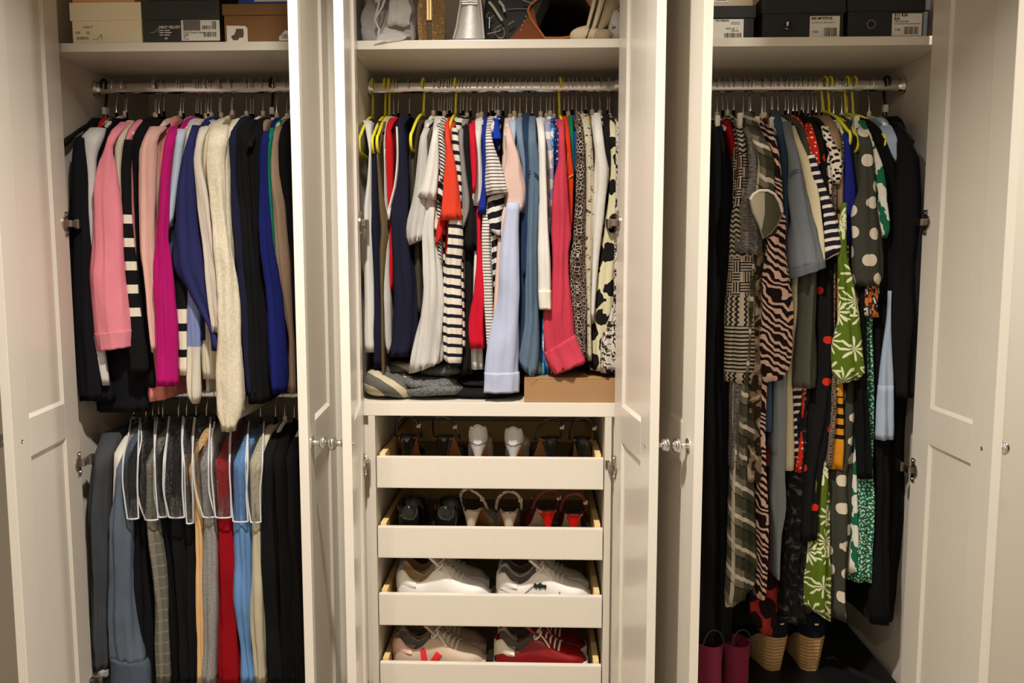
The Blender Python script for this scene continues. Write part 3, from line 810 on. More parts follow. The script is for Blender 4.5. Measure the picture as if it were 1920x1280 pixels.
wear('C', 'tank_top', 'olive brown tank top with a curved armhole', 'tank top', S('olive_jersey', (104, 88, 62)), b=[(292, 706, 711), (365, 710, 719), (400, 711, 726), (430, 714, 729), (470, 712, 724), (560, 714, 720), (720, 716, 722)], y0=.05, hang='y', sx=708)
wear('C', 'tank_top', 'pale grey ribbed tank top with a slanted hem', 'tank top', S('pale_grey_rib', (206, 201, 194), knit=.003), b=[(270, 719, 723), (380, 721, 727), (440, 722, 731), (500, 717, 731), (640, 720, 734), (662, 725, 735)], y0=.062, hang='k', sx=718)
wear('C', 'top', 'cherry red top with a white edge at the armhole', 'top', S('cherry_jersey', (196, 26, 34)), b=[(244, 723, 733), (290, 721, 738), (365, 724, 738), (400, 725, 735), (470, 729, 737), (545, 729, 737)], y0=.066, hang='k', sx=728,
     parts=[('armhole_trim', [(280, 719.5, 722.5), (330, 720.5, 723.5), (380, 722, 725), (402, 726, 729)], WH, .060)])
wear('C', 'vest_top', 'navy vest top edged with white piping', 'vest top', NAVYJ, b=[(236, 740, 757), (300, 745, 763), (360, 738, 767), (420, 732, 769), (460, 733, 770), (540, 735, 780), (600, 733, 783), (640, 731, 778), (668, 724, 771)], y0=.045, hang='k', sx=748,
     parts=[('piping', [(238, 742.5, 746), (290, 744, 747), (340, 740, 743.5), (375, 732, 736), (402, 725, 730), (412, 726, 730)], WH, .035)])
wear('C', 'vest_top', 'dark olive vest on the fourth yellow hanger', 'vest top', S('dark_olive_satin', (66, 60, 46), rough=.6), b=[(300, 766, 781), (350, 766, 786), (460, 776, 791), (585, 780, 793)], y0=.075, hang='y', sx=780)
wear('C', 't_shirt', 'mid grey heather tee with a boxy sleeve', 't-shirt', fabric('grey_heather', 'heather', (200, 197, 192), (178, 175, 170), sc=420),
     s=[(240, 794, 806), (258, 787, 801), (315, 780, 803), (390, 770, 801), (438, 764, 797, -8), (455, 766, 790, -10)], y0=.03, hang='w', sx=795)
wear('C', 't_shirt', 'white tee with a wide short sleeve over grey heather', 't-shirt', WH, s=[(240, 813, 823), (258, 809, 822), (295, 802, 823), (340, 793, 821), (372, 784, 818, 6)], y0=.018, hang='w', sx=816)
wear('C', 't_shirt', 'ivory tee sleeve folded open below the white one', 't-shirt', OFFW, s=[(360, 795, 815), (395, 792, 818), (415, 800, 822, 12), (430, 806, 822, 6)], y0=.042, hang='k', sx=812)
wear('C', 't_shirt', 'long light grey marl tee draping onto the folded blankets', 't-shirt', fabric('light_marl', 'heather', (214, 210, 205), (194, 190, 186), sc=420),
     b=[(400, 798, 815), (432, 792, 816), (533, 791, 827), (620, 781, 830), (672, 771, 832), (692, 767, 822, -18)], y0=.03, hang='k', sx=806, amp=.006)
wear('C', 't_shirt', 'white tee with fine slanted black stripes', 't-shirt', ST_D, s=[(232, 819, 829), (258, 820, 832), (290, 822, 836), (330, 824, 833), (345, 822, 829)], b=[(262, 820, 830), (380, 818, 830), (460, 819, 830), (545, 820, 831)], y0=.035, hang='k', sx=824)
wear('C', 't_shirt', 'bold black and white striped tee behind the orange one', 't-shirt', fabric('bold_bw', 'stripes', (228, 222, 212), (20, 18, 24), per=.034, duty=.55, slant=.9, warp=.006), s=[(310, 819, 829), (345, 818, 832), (378, 819, 833)], y0=.04, hang='k', sx=829)
wear('C', 't_shirt', 'red trimmed tee, rolled cuff under the orange sleeve', 't-shirt', S('tomato_red', (200, 40, 34)), s=[(405, 824, 838), (428, 818, 834), (455, 815, 826, -10)], y0=.04, hang='k', sx=833)
wear('C', 't_shirt', 'orange-red tee with a flared triangular sleeve', 't-shirt', S('orange_red_jersey', (216, 66, 44)), s=[(228, 833, 842), (258, 834, 844), (280, 835, 848), (345, 831, 860), (413, 824, 867, -2)], y0=.012, hang='y', sx=839, amp=.0022)
wear('C', 'sweater', 'cream Breton sweater with bold navy stripes, hanging long', 'sweater', ST_B, b=[(400, 846, 866), (420, 842, 865), (448, 839, 865), (528, 828, 864), (620, 831, 864), (671, 832, 863), (686, 839, 862)], y0=.028, hang='k', sx=850)
wear('C', 't_shirt', 'cream tee with thick dark stripes on a narrow sleeve', 't-shirt', ST_B2, s=[(240, 847, 858), (258, 847, 860), (300, 850, 864), (350, 855, 866), (385, 856, 866)], b=[(262, 850, 860), (500, 860, 870), (655, 862, 874)], y0=.035, hang='k', sx=856)
wear('C', 't_shirt', 'charcoal marl tee with a square sleeve', 't-shirt', fabric('charcoal_marl', 'heather', (150, 147, 144), (126, 123, 120), sc=420), s=[(242, 860, 869), (258, 860, 869), (315, 863, 873), (388, 866, 881), (425, 866, 872, -6)], y0=.035, hang='w', sx=864)
wear('C', 'top', 'black top with a long body reaching the shelf', 'top', BLKC, s=[(236, 866, 879), (300, 868, 885), (380, 876, 891), (430, 870, 900), (470, 868, 900)], b=[(440, 866, 893), (560, 872, 891), (702, 862, 886)], y0=.05, hang='k', sx=872)
wear('C', 't_shirt', 'crimson tee, its flared hem above the white one', 't-shirt', S('crimson_jersey', (200, 22, 48)), s=[(232, 879, 889), (258, 880, 892), (300, 882, 894), (345, 885, 893), (362, 885, 890)], b=[(440, 894, 901), (480, 894, 904), (540, 890, 907), (618, 878, 910), (653, 882, 912)], y0=.012, hang='w', sx=885)
wear('C', 't_shirt', 'plain white tee with a short cuffed sleeve', 't-shirt', WH, s=[(246, 889, 903), (262, 890, 902), (300, 893, 904), (372, 885, 908), (386, 889, 905)], b=[(262, 892, 902), (500, 888, 900), (655, 883, 906), (692, 884, 906)], y0=.045, hang='w', sx=894)
wear('C', 't_shirt', 'royal blue tee between white and striped sleeves', 't-shirt', S('royal_blue_jersey', (30, 46, 140)), s=[(234, 903, 912), (258, 904, 913), (340, 904, 913), (402, 897, 911)], y0=.035, hang='k', sx=908)
wear('C', 't_shirt', 'white tee with fine dark pinstripes and a boxy sleeve', 't-shirt', ST_F, s=[(234, 912, 920), (258, 910, 923), (300, 910, 936), (340, 911, 947), (366, 913, 953, -4)], y0=.012, hang='k', sx=915)
wear('C', 'top', 'cobalt top with a bright blue shoulder', 'top', S('cobalt_jersey', (24, 60, 176)), s=[(222, 922, 934), (250, 921, 938), (262, 923, 940)], y0=.06, hang='k', sx=928)
wear('C', 't_shirt', 'black tee with wide white bands at the sleeve', 't-shirt', fabric('black_white_band', 'stripes', (24, 21, 28), (226, 222, 216), per=.030, duty=.42, slant=-.35, warp=.003), s=[(350, 914, 945), (375, 914, 946), (405, 914, 942), (440, 920, 940, 14)], b=[(440, 918, 934), (560, 926, 938), (660, 920, 932)], y0=.03, hang='w', sx=927)
wear('C', 't_shirt', 'white top with hairline stripes hanging low', 't-shirt', ST_F2, b=[(420, 905, 919), (440, 904, 918), (520, 904, 922), (613, 911, 925), (657, 914, 924)], y0=.035, hang='k', sx=921)
wear('C', 't_shirt', 'blush pink tee with a turned-back sleeve', 't-shirt', S('blush_cotton', (222, 190, 180)), s=[(238, 947, 958), (258, 948, 962), (300, 949, 976), (335, 942, 983), (362, 946, 990), (388, 950, 986), (403, 948, 972)], b=[(400, 937, 952), (480, 930, 943), (560, 926, 937), (620, 922, 932)], y0=.02, hang='w', sx=951)
wear('C', 'shirt', 'pale periwinkle shirt with a deep buttoned cuff', 'shirt', S('periwinkle_cotton', (186, 194, 222)),
     s=[(380, 950, 974), (445, 941, 973), (546, 931, 974), (620, 922, 975), (697, 911, 971), (734, 909, 970)], y0=.008, hang='w', sx=960,
     parts=[('cuff', [(698, 909.5, 971.5), (702, 909, 972), (736, 907.5, 971)], S('periwinkle_cuff', (190, 198, 226)), .005)])
DEN1 = fabric('denim_light', 'denim', (132, 152, 172), (108, 130, 154)); DEN2 = fabric('denim_dark', 'denim', (44, 64, 94), (32, 50, 78)); DEN3 = fabric('denim_mid', 'denim', (104, 126, 146), (84, 106, 128))
wear('C', 'shirt', 'light washed chambray shirt left of the denims', 'shirt', DEN1, s=[(222, 966, 979), (250, 968, 981), (280, 972, 985), (320, 979, 987), (400, 978, 986)], y0=.045, hang='w', sx=972)
wear('C', 'shirt', 'dark indigo denim shirt between two lighter ones', 'shirt', DEN2, s=[(212, 980, 992), (258, 981, 993), (300, 985, 994), (420, 984, 992), (520, 980, 988)], b=[(300, 984, 992), (440, 973, 987), (560, 973, 987), (650, 972, 984), (690, 976, 990)], y0=.028, hang='k', sx=985)
wear('C', 'shirt', 'faded denim shirt with stitched yoke and rolled open cuff', 'shirt', DEN3,
     s=[(218, 992, 1004), (258, 990, 1006), (325, 989, 1014), (390, 987, 1013), (460, 985, 1009), (540, 985, 1010), (600, 984, 1011), (650, 976, 1010), (682, 972, 1007, 12), (698, 976, 1000, 22)], y0=.022, hang='k', sx=997, amp=.005,
     parts=[('shoulder_seam', 'line', [(989, 320), (996, 321), (1004, 325), (1013, 334)], DEN2, .0215, .0013), ('shoulder_seam', 'line', [(989, 325), (996, 326), (1004, 330), (1013, 340)], DEN2, .0215, .0013)])
wear('C', 'shirt', 'crisp white shirt with a narrow straight cuff', 'shirt', WH, s=[(222, 1005, 1018), (262, 1010, 1023), (330, 1011, 1025), (365, 1011, 1027), (440, 1010, 1031), (528, 1011, 1033), (579, 1012, 1035)], y0=-.010, hang='w', sx=1014,
     parts=[('cuff', [(544, 1010.5, 1034), (547, 1010.5, 1034.5), (580, 1011.5, 1036)], OFFW, -.014)])
wear('C', 'blouse', 'white blouse printed with large lilac spots', 'blouse', fabric('lilac_spots', 'dots', (222, 220, 222), (160, 158, 190), sc=26, thr=.36, sq=.9), s=[(232, 1020, 1032), (258, 1022, 1034), (300, 1025, 1038), (377, 1027, 1036), (430, 1028, 1034)], y0=.045, hang='w', sx=1026)
wear('C', 'blouse', 'watercolour blue and white blouse showing at the bottom', 'blouse', fabric('blue_water', 'water', (40, 110, 176), (110, 176, 214), (222, 230, 236), sc=30), s=[(234, 1031, 1040), (350, 1029, 1039), (440, 1028, 1036)], b=[(540, 1020, 1028), (600, 1016, 1026), (640, 1013, 1024), (685, 1004, 1030), (703, 1001, 1034)], y0=.05, hang='w', sx=1033)
wear('C', 'blouse', 'navy blouse scattered with small pale dashes', 'blouse', fabric('navy_dash', 'dots', (30, 38, 104), (190, 196, 220), sc=120, thr=.16, sq=.5), s=[(240, 1040, 1050), (258, 1040, 1050), (320, 1041, 1049), (360, 1040, 1046)], y0=.05, hang='w', sx=1041)
wear('C', 'shirt', 'raspberry pink shirt with a big slanted cuff', 'shirt', S('raspberry_crepe', (196, 60, 80)),
     s=[(226, 1046, 1058), (258, 1047, 1059), (295, 1047, 1061), (330, 1041, 1063), (400, 1036, 1070), (440, 1034, 1072), (480, 1034, 1067), (546, 1031, 1069), (600, 1020, 1072), (640, 1018, 1080), (664, 1022, 1090, -14), (690, 1035, 1098, -18)], y0=.0, hang='y', sx=1053, amp=.005,
     parts=[('cuff', [(644, 1019, 1078, -36), (648, 1020, 1080, -36), (690, 1040, 1100, -26)], S('raspberry_cuff', (200, 66, 86)), -.003)])
wear('C', 'blouse', 'orange-red blouse trimmed with gold stitching', 'blouse', S('poppy_crepe', (212, 56, 30)), s=[(228, 1058, 1066), (258, 1059, 1069), (300, 1060, 1073), (330, 1061, 1076), (360, 1063, 1075), (430, 1066, 1074)], y0=.035, hang='k', sx=1062,
     parts=[('gold_trim', 'line', [(1063, 334), (1068, 332), (1075, 327)], S('gold_thread', (200, 160, 70)), .034, .0018), ('gold_trim', 'line', [(1065, 288), (1063, 310), (1062, 330)], S('gold_thread', (200, 160, 70)), .034, .0012)])
wear('C', 'top', 'emerald shoulder right of the orange-red blouse', 'top', S('bottle_green', (14, 110, 72)), s=[(217, 1066, 1074), (262, 1067, 1077), (315, 1071, 1078), (360, 1072, 1077)], y0=.055, hang='w', sx=1070)
wear('C', 'top', 'bright cobalt strip beside the animal print blouse', 'top', S('strip_blue', (28, 72, 168)), s=[(246, 1075, 1082), (290, 1076, 1084), (325, 1076, 1083)], y0=.055, hang='k', sx=1078)
wear('C', 'blouse', 'brown and black leopard cell print blouse', 'blouse', fabric('leopard_cells', 'cells', (178, 162, 146), (40, 32, 32), c3=(140, 116, 94), sc=145, thr=.10), s=[(210, 1079, 1091), (258, 1081, 1096), (340, 1080, 1098), (440, 1076, 1099), (506, 1067, 1099), (600, 1071, 1101), (655, 1088, 1101), (670, 1094, 1101)], y0=.025, hang='k', sx=1087)
wear('C', 'blouse', 'sand blouse with sketched dark leaf lines', 'blouse', fabric('leaf_lines', 'snake', (196, 184, 160), (70, 58, 48), sc=60, thr=.46), s=[(214, 1088, 1104), (258, 1094, 1110), (300, 1098, 1113), (400, 1098, 1116), (460, 1097, 1112), (560, 1099, 1109), (676, 1101, 1110)], y0=.035, hang='w', sx=1098)
wear('C', 'blouse', 'green and rust patterned blouse with a mint hem', 'blouse', fabric('green_rust', 'water', (110, 132, 60), (196, 88, 50), (214, 196, 168), sc=40), s=[(222, 1100, 1109), (258, 1101, 1111), (300, 1104, 1111), (345, 1105, 1112)], y0=.06, hang='k', sx=1105)
wear('C', 'shirt', 'white linen shirt, broad sleeve folding back to a point', 'shirt', S('white_linen', (218, 215, 208)), s=[(212, 1113, 1126), (258, 1114, 1132), (290, 1115, 1137), (320, 1115, 1144), (390, 1112, 1137), (460, 1110, 1126), (520, 1109, 1120), (600, 1108, 1114)], y0=.03, hang='w', sx=1119, amp=.005)
wear('C', 'top', 'black top wedged between white linen and cow print', 'top', BLKC, s=[(214, 1130, 1143), (258, 1132, 1146), (290, 1136, 1147), (330, 1143, 1147)], y0=.05, hang='w', sx=1134)
wear('C', 'dress', 'cream dress with large black cow-print patches', 'dress', fabric('cow_print', 'blobs', (216, 208, 172), (28, 23, 22), sc=27, thr=.38, sq=.62), b=[(262, 1144, 1158), (302, 1147, 1162), (390, 1139, 1164), (460, 1126, 1164), (560, 1110, 1162), (640, 1108, 1160), (694, 1109, 1156)], y0=.04, hang='k', sx=1150)
wear('C', 'blouse', 'black and white snakeskin blouse by the right door', 'blouse', fabric('snakeskin', 'snake', (206, 198, 184), (36, 30, 28), sc=44, thr=.52), s=[(228, 1155, 1163), (440, 1153, 1164), (560, 1150, 1164), (600, 1139, 1162), (640, 1127, 1160), (698, 1126, 1158)], y0=.015, hang='w', sx=1156)
wear('C', 'trousers', 'black trousers behind the periwinkle cuff', 'trousers', BLK2, b=[(520, 894, 960), (640, 886, 962), (712, 884, 976), (733, 884, 984)], y0=.11, hang='k', sx=940)
# ------------------------------------------------------------------ right rail: dresses, denim, coats
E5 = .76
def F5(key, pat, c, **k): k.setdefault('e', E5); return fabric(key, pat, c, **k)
DENG = F5('denim_grey', 'denim', (118, 122, 127), c2=(92, 98, 106)); DENB = F5('denim_blue_slate', 'denim', (62, 82, 104), c2=(46, 64, 86))
wear('Rr', 'dress', 'long black dress hanging against the open left door', 'dress', BLK2, b=[(250, 1330, 1350), (340, 1322, 1360), (600, 1318, 1352), (900, 1312, 1348), (1200, 1306, 1345)], y0=.06, hang='w', sx=1333)
wear('Rr', 'dress', 'second long black dress on a white clip hanger', 'dress', BLK, b=[(262, 1347, 1358), (340, 1348, 1376), (430, 1344, 1378), (600, 1340, 1368), (900, 1338, 1372), (1200, 1336, 1372)], y0=.07, hang='w', sx=1349)
wear('Rr', 'top', 'deep red top slipping off a white hanger', 'top', F5('deep_red', 'solid', (140, 14, 22)), b=[(256, 1366, 1377), (290, 1373, 1386), (330, 1380, 1392), (420, 1384, 1396)], y0=.075, hang='w', sx=1367)
wear('Rr', 'dress', 'black and ecru dress with maze, wave and stripe bands', 'dress', F5('maze_print', 'maze', (34, 31, 30), c2=(172, 160, 142), e=.85),
     s=[(240, 1380, 1394), (262, 1384, 1398), (300, 1386, 1403), (370, 1380, 1404), (400, 1374, 1402), (470, 1368, 1415), (560, 1365, 1417), (650, 1361, 1417), (700, 1357, 1417), (718, 1358, 1416, 8)], y0=.03, hang='k', sx=1386)
HEA = F5('space_dye', 'heather', (122, 118, 112), c2=(46, 44, 44), sc=150, su=.5, sv=2.4)
wear('Rr', 'dress', 'grey space-dyed knit dress with a short sleeve', 'dress', HEA,
     s=[(240, 1394, 1408), (270, 1403, 1421), (320, 1405, 1421), (370, 1394, 1418), (400, 1382, 1427), (440, 1381, 1429), (476, 1379, 1427, 8)], b=[(300, 1394, 1410), (600, 1375, 1408), (700, 1372, 1403), (800, 1370, 1400), (877, 1368, 1394)], y0=.018, ys=.012, hang='w', sx=1398)
PLA = F5('khaki_plaid', 'plaid', (116, 110, 94), c2=(44, 48, 34), c3=(214, 206, 190), per=.085, slant=.7, e=.85)
wear('Rr', 'shirt_dress', 'khaki and grey plaid flannel shirt dress with an open cuff', 'shirt dress', PLA,
     s=[(210, 1395, 1415), (240, 1402, 1427), (261, 1410, 1437), (299, 1420, 1456), (355, 1412, 1465), (392, 1407, 1467, 10), (425, 1422, 1462, 22), (444, 1430, 1446, 8)],
     b=[(280, 1412, 1430), (600, 1390, 1420), (800, 1374, 1414), (902, 1370, 1418), (1000, 1367, 1421), (1060, 1365, 1422), (1112, 1363, 1420, -20), (1122, 1363, 1412, -36)], y0=.012, ys=.0, hang='k', sx=1412, amp=.006,
     parts=[('cuff_lining', 'patch', [(1407, 372), (1413, 364), (1425, 358), (1434, 360), (1434, 400), (1428, 432), (1421, 416), (1411, 396)], F5('beige_flannel', 'solid', (150, 140, 122)), -.008),
            ('cuff_lining', 'patch', [(1434, 360), (1446, 362), (1456, 372), (1463, 386), (1466, 400), (1458, 420), (1445, 437), (1431, 446), (1428, 432), (1434, 400)], F5('dark_khaki_flannel', 'solid', (70, 68, 54)), -.008),
            ('cuff_edge', 'line', [(1406, 374), (1412, 364), (1424, 357), (1440, 357), (1453, 364), (1462, 379), (1467, 398)], F5('flannel_white', 'solid', (206, 198, 184)), -.009, .0035),
            ('cuff_edge', 'line', [(1467, 398), (1458, 420), (1445, 437), (1431, 447), (1422, 420), (1411, 397), (1406, 376)], F5('flannel_grey', 'solid', (110, 104, 90)), -.009, .0022)])
wear('Rr', 'dress', 'brown and beige smudged animal print dress', 'dress', F5('smudge_print', 'water', (46, 36, 30), c2=(126, 108, 86), c3=(176, 158, 138), sc=34), b=[(280, 1424, 1432), (560, 1416, 1430), (728, 1402, 1426), (857, 1394, 1428), (902, 1396, 1424)], y0=.035, hang='w', sx=1427)
ZEB = F5('zebra_print', 'zebra', (222, 186, 170), c2=(34, 22, 24), f=58, amp=.12, slant=.5, thr=-.1, e=.9)
wear('Rr', 'dress', 'blush and black zebra print dress with a full sleeve', 'dress', ZEB,
     s=[(240, 1438, 1450), (262, 1442, 1455), (300, 1451, 1463), (380, 1454, 1469), (417, 1450, 1474), (450, 1437, 1475), (541, 1431, 1483), (583, 1430, 1488), (653, 1428, 1487), (690, 1428, 1479), (712, 1431, 1468, -6)],
     b=[(300, 1440, 1452), (600, 1430, 1445), (820, 1421, 1434), (870, 1420, 1436), (953, 1419, 1440), (1060, 1420, 1442), (1122, 1419, 1441)], y0=.018, ys=-.004, hang='w', sx=1442)
wear('Rr', 'dress', 'coral red dress with black blotches, longest of its neighbours', 'dress', F5('red_blotch', 'blobs', (160, 50, 42), c2=(36, 20, 22), sc=24, thr=.44, sq=.6, e=.95),
     b=[(232, 1442, 1453), (262, 1448, 1460), (300, 1452, 1462), (600, 1442, 1456), (820, 1432, 1446), (950, 1430, 1451), (1000, 1424, 1453), (1110, 1405, 1460), (1150, 1407, 1466), (1186, 1422, 1446, 14)], y0=.105, hang='w', sx=1452)
wear('Rr', 'shirt', 'slate blue denim shirt with a thick hem', 'shirt', DENB, s=[(206, 1444, 1459), (240, 1455, 1471), (262, 1460, 1475), (289, 1464, 1479), (430, 1466, 1480), (520, 1474, 1484)], b=[(300, 1464, 1478), (600, 1440, 1458), (715, 1430, 1452), (808, 1429, 1453)], y0=.03, hang='w', sx=1466)
wear('Rr', 'jacket', 'faded grey-blue denim jacket with a frayed wide sleeve', 'jacket', DENG,
     s=[(228, 1467, 1484), (262, 1472, 1490), (280, 1476, 1495), (327, 1479, 1505), (400, 1479, 1520), (430, 1479, 1531), (480, 1480, 1545), (506, 1482, 1549, -22)], y0=.0, hang='w', sx=1479, amp=.004,
     parts=[('hem_band', [(496, 1481, 1548, -22), (500, 1481, 1549.5, -22), (512, 1482.5, 1550, -22)], F5('denim_hem', 'denim', (104, 109, 115), c2=(70, 77, 86)), -.003),
            ('shoulder_seam', 'line', [(1480, 327), (1490, 319), (1498, 318), (1505, 322)], DENB, -.003, .0014), ('shoulder_seam', 'line', [(1480, 332), (1490, 324), (1498, 323), (1505, 327)], DENB, -.003, .0014)])
wear('Rr', 'jeans', 'stone grey denim trousers, leg narrowing towards the floor', 'jeans', F5('stone_denim', 'denim', (134, 140, 144), c2=(104, 112, 118)), b=[(560, 1462, 1480), (700, 1454, 1475), (880, 1452, 1473), (935, 1451, 1475), (1000, 1453, 1466), (1086, 1456, 1462)], y0=.036, hang='k', sx=1484)
wear('Rr', 'cardigan', 'cream cotton cardigan right of the denim jacket', 'cardigan', F5('cream_cotton', 'solid', (212, 200, 166), e=.92),
     s=[(236, 1478, 1491), (262, 1483, 1501), (300, 1497, 1519), (355, 1512, 1536), (430, 1528, 1544), (470, 1537, 1547), (500, 1541, 1548)], b=[(300, 1492, 1506), (600, 1484, 1496), (708, 1475, 1487), (800, 1473, 1490), (881, 1471, 1490)], y0=.03, ys=.012, hang='w', sx=1488)
wear('Rr', 'trousers', 'dark olive-grey drapey trousers below the denim sleeve', 'trousers', F5('olive_grey', 'solid', (70, 70, 60), e=.8), b=[(240, 1496, 1508), (290, 1506, 1520), (440, 1504, 1526), (500, 1501, 1533), (600, 1495, 1532), (700, 1485, 1530), (726, 1487, 1529)], y0=.03, hang='k', sx=1499, amp=.005)
wear('Rr', 'blouse', 'scarlet blouse with tiny white dots', 'blouse', F5('scarlet_dots', 'dots', (190, 38, 24), c2=(226, 208, 196), sc=75, thr=.18, sq=1.0), s=[(231, 1510, 1522), (262, 1514, 1531), (290, 1518, 1537), (308, 1527, 1538)], b=[(262, 1506, 1520), (560, 1510, 1524), (821, 1500, 1509), (885, 1490, 1509)], y0=.03, hang='k', sx=1514)
wear('Rr', 'top', 'navy and white striped top with a wide open sleeve', 'top', F5('navy_white_bold', 'stripes', (34, 28, 44), c2=(222, 214, 202), per=.0208, duty=.38, e=.9, warp=.002, slant=-.18, off=.004),
     s=[(290, 1514, 1528), (330, 1520, 1541), (357, 1534, 1551), (400, 1543, 1567), (430, 1545, 1577), (462, 1546, 1587), (478, 1546, 1580, -20)], b=[(320, 1508, 1524), (560, 1500, 1514), (728, 1487, 1504), (857, 1486, 1502)], y0=.036, ys=.006, hang='k', sx=1519)
wear('Rr', 'dress', 'black dress scattered with red strawberries', 'dress', F5('strawberry', 'berries', (19, 18, 19), c2=(196, 44, 26), c3=(74, 86, 40), sc=12, thr=.115, e=.9),
     b=[(262, 1530, 1545), (380, 1540, 1560), (480, 1542, 1575), (520, 1534, 1571), (600, 1531, 1570), (700, 1530, 1569), (740, 1524, 1566), (900, 1500, 1540), (1010, 1496, 1530)], y0=.04, hang='k', sx=1535)
wear('Rr', 'dress', 'black lace maxi dress hanging deep behind the denim leg', 'dress', F5('black_lace', 'water', (18, 18, 19), c2=(30, 30, 30), c3=(70, 70, 66), sc=70, t1=.5, t2=.6, e=.9), b=[(300, 1520, 1532), (700, 1500, 1520), (880, 1476, 1526), (1060, 1466, 1514), (1165, 1462, 1512)], y0=.055, hang='k', sx=1524)
wear('Rr', 'dress', 'black maxi dress filling the gap behind the plaid hem', 'dress', BLK2, b=[(300, 1418, 1428), (700, 1398, 1420), (1000, 1372, 1440), (1165, 1350, 1450)], y0=.15, hang='k', sx=1420)
wear('Rr', 'blouse', 'black blouse behind the spotted ruffle', 'blouse', BLKC, b=[(236, 1536, 1550), (300, 1540, 1556), (460, 1556, 1580), (620, 1558, 1572)], y0=.06, hang='k', sx=1540)
wear('Rr', 'blouse', 'white ruffle-neck blouse with black spots', 'blouse', F5('dalmatian', 'dots', (206, 194, 178), c2=(26, 22, 22), sc=90, thr=.34, sq=1.0, rnd=1.0),
     s=[(236, 1540, 1554), (262, 1546, 1562), (290, 1556, 1580), (320, 1558, 1582), (345, 1562, 1574)], b=[(300, 1548, 1562), (600, 1540, 1552), (756, 1529, 1546), (887, 1528, 1543)], y0=.034, hang='k', sx=1550)
wear('Rr', 'blouse', 'tan brown satin blouse with a draped sleeve', 'blouse', F5('tan_satin', 'solid', (132, 106, 82), rough=.55, spec=.35), s=[(217, 1535, 1556), (240, 1545, 1572), (262, 1552, 1578), (330, 1566, 1582), (400, 1570, 1581)], y0=.045, hang='k', sx=1557)
wear('Rr', 'dress', 'brown speckled dress hem next to the mustard print', 'dress', F5('brown_speckle', 'cells', (120, 102, 88), c2=(50, 40, 36), sc=220, thr=.14), b=[(300, 1562, 1570), (600, 1556, 1568), (753, 1555, 1570), (877, 1546, 1562)], y0=.045, hang='k', sx=1566)
wear('Rr', 'top', 'mustard orange top with bold black block print', 'top', F5('mustard_block', 'stripes', (186, 122, 26), c2=(22, 18, 16), per=.028, duty=.42, vmin=.075, vmax=.20, cout=(186, 122, 26), warp=.0), b=[(300, 1570, 1578), (600, 1566, 1578), (745, 1562, 1582), (800, 1560, 1582), (878, 1553, 1583)], y0=.05, hang='k', sx=1572)
wear('Rr', 'blouse', 'ultramarine blouse with a keyhole neckline', 'blouse', F5('ultramarine', 'solid', (26, 32, 112)), s=[(250, 1580, 1592), (262, 1583, 1594), (330, 1584, 1601), (360, 1582, 1604), (430, 1583, 1601), (458, 1588, 1605)], y0=.042, hang='k', sx=1585)
wear('Rr', 'dress', 'dark green dress on the first yellow hanger of the right rail', 'dress', F5('moss_dark', 'solid', (46, 48, 38), e=.8), b=[(250, 1590, 1602), (300, 1595, 1613), (430, 1594, 1614), (600, 1590, 1606), (740, 1588, 1604)], y0=.06, hang='y', sx=1595)
PALM = F5('palm_green', 'palm', (84, 106, 28), c2=(218, 220, 182), sc=13, e=.92)
wear('Rr', 'dress', 'leaf green dress printed with cream palms and daisies', 'dress', PALM,
     s=[(380, 1578, 1588), (470, 1572, 1587), (527, 1571, 1598), (611, 1569, 1611), (660, 1567, 1618), (697, 1569, 1624, -4), (714, 1574, 1608, -8)],
     b=[(300, 1584, 1594), (600, 1572, 1588), (800, 1545, 1560), (870, 1532, 1553), (925, 1518, 1555), (1000, 1511, 1557), (1060, 1505, 1560), (1134, 1501, 1562), (1150, 1508, 1562, 34)], y0=.026, ys=.002, hang='y', sx=1592, amp=.006)
POL = F5('grey_polka', 'dots', (60, 60, 52), c2=(206, 196, 176), sc=19, thr=.25, sq=.85, rnd=.5, e=.95)
wear('Rr', 'dress', 'charcoal dress with large cream polka dots', 'dress', POL,
     s=[(240, 1606, 1624), (270, 1612, 1635), (330, 1611, 1641), (417, 1600, 1649), (484, 1597, 1656), (520, 1598, 1655), (536, 1606, 1650)],
     b=[(300, 1606, 1622), (600, 1598, 1612), (740, 1588, 1604), (860, 1572, 1601), (880, 1556, 1599), (1000, 1557, 1593), (1060, 1558, 1591), (1160, 1560, 1589, 8)], y0=.03, ys=.0, hang='k', sx=1613)
GLE = F5('green_leaf', 'water', (26, 96, 66), c2=(210, 208, 196), c3=(216, 212, 202), sc=24, t1=.5, t2=.6, e=.9)
wear('Rr', 'dress', 'white dress with large emerald leaf print', 'dress', GLE,
     s=[(226, 1610, 1622), (262, 1620, 1637), (275, 1624, 1642), (317, 1637, 1656), (380, 1644, 1663), (425, 1646, 1668), (446, 1652, 1664)],
     b=[(300, 1622, 1640), (600, 1606, 1616), (860, 1598, 1608), (939, 1595, 1611), (1000, 1592, 1613), (1074, 1590, 1614)], y0=.035, ys=.014, hang='w', sx=1628)
wear('Rr', 'blouse', 'floral blouse with a ruffled orange and white cuff', 'blouse', F5('floral_ruffle', 'water', (190, 104, 44), c2=(36, 30, 34), c3=(190, 186, 172), sc=60), s=[(440, 1618, 1640), (500, 1613, 1648), (545, 1611, 1650), (562, 1613, 1646), (574, 1609, 1646), (594, 1611, 1649)], y0=.02, hang='y', sx=1640, amp=.007)
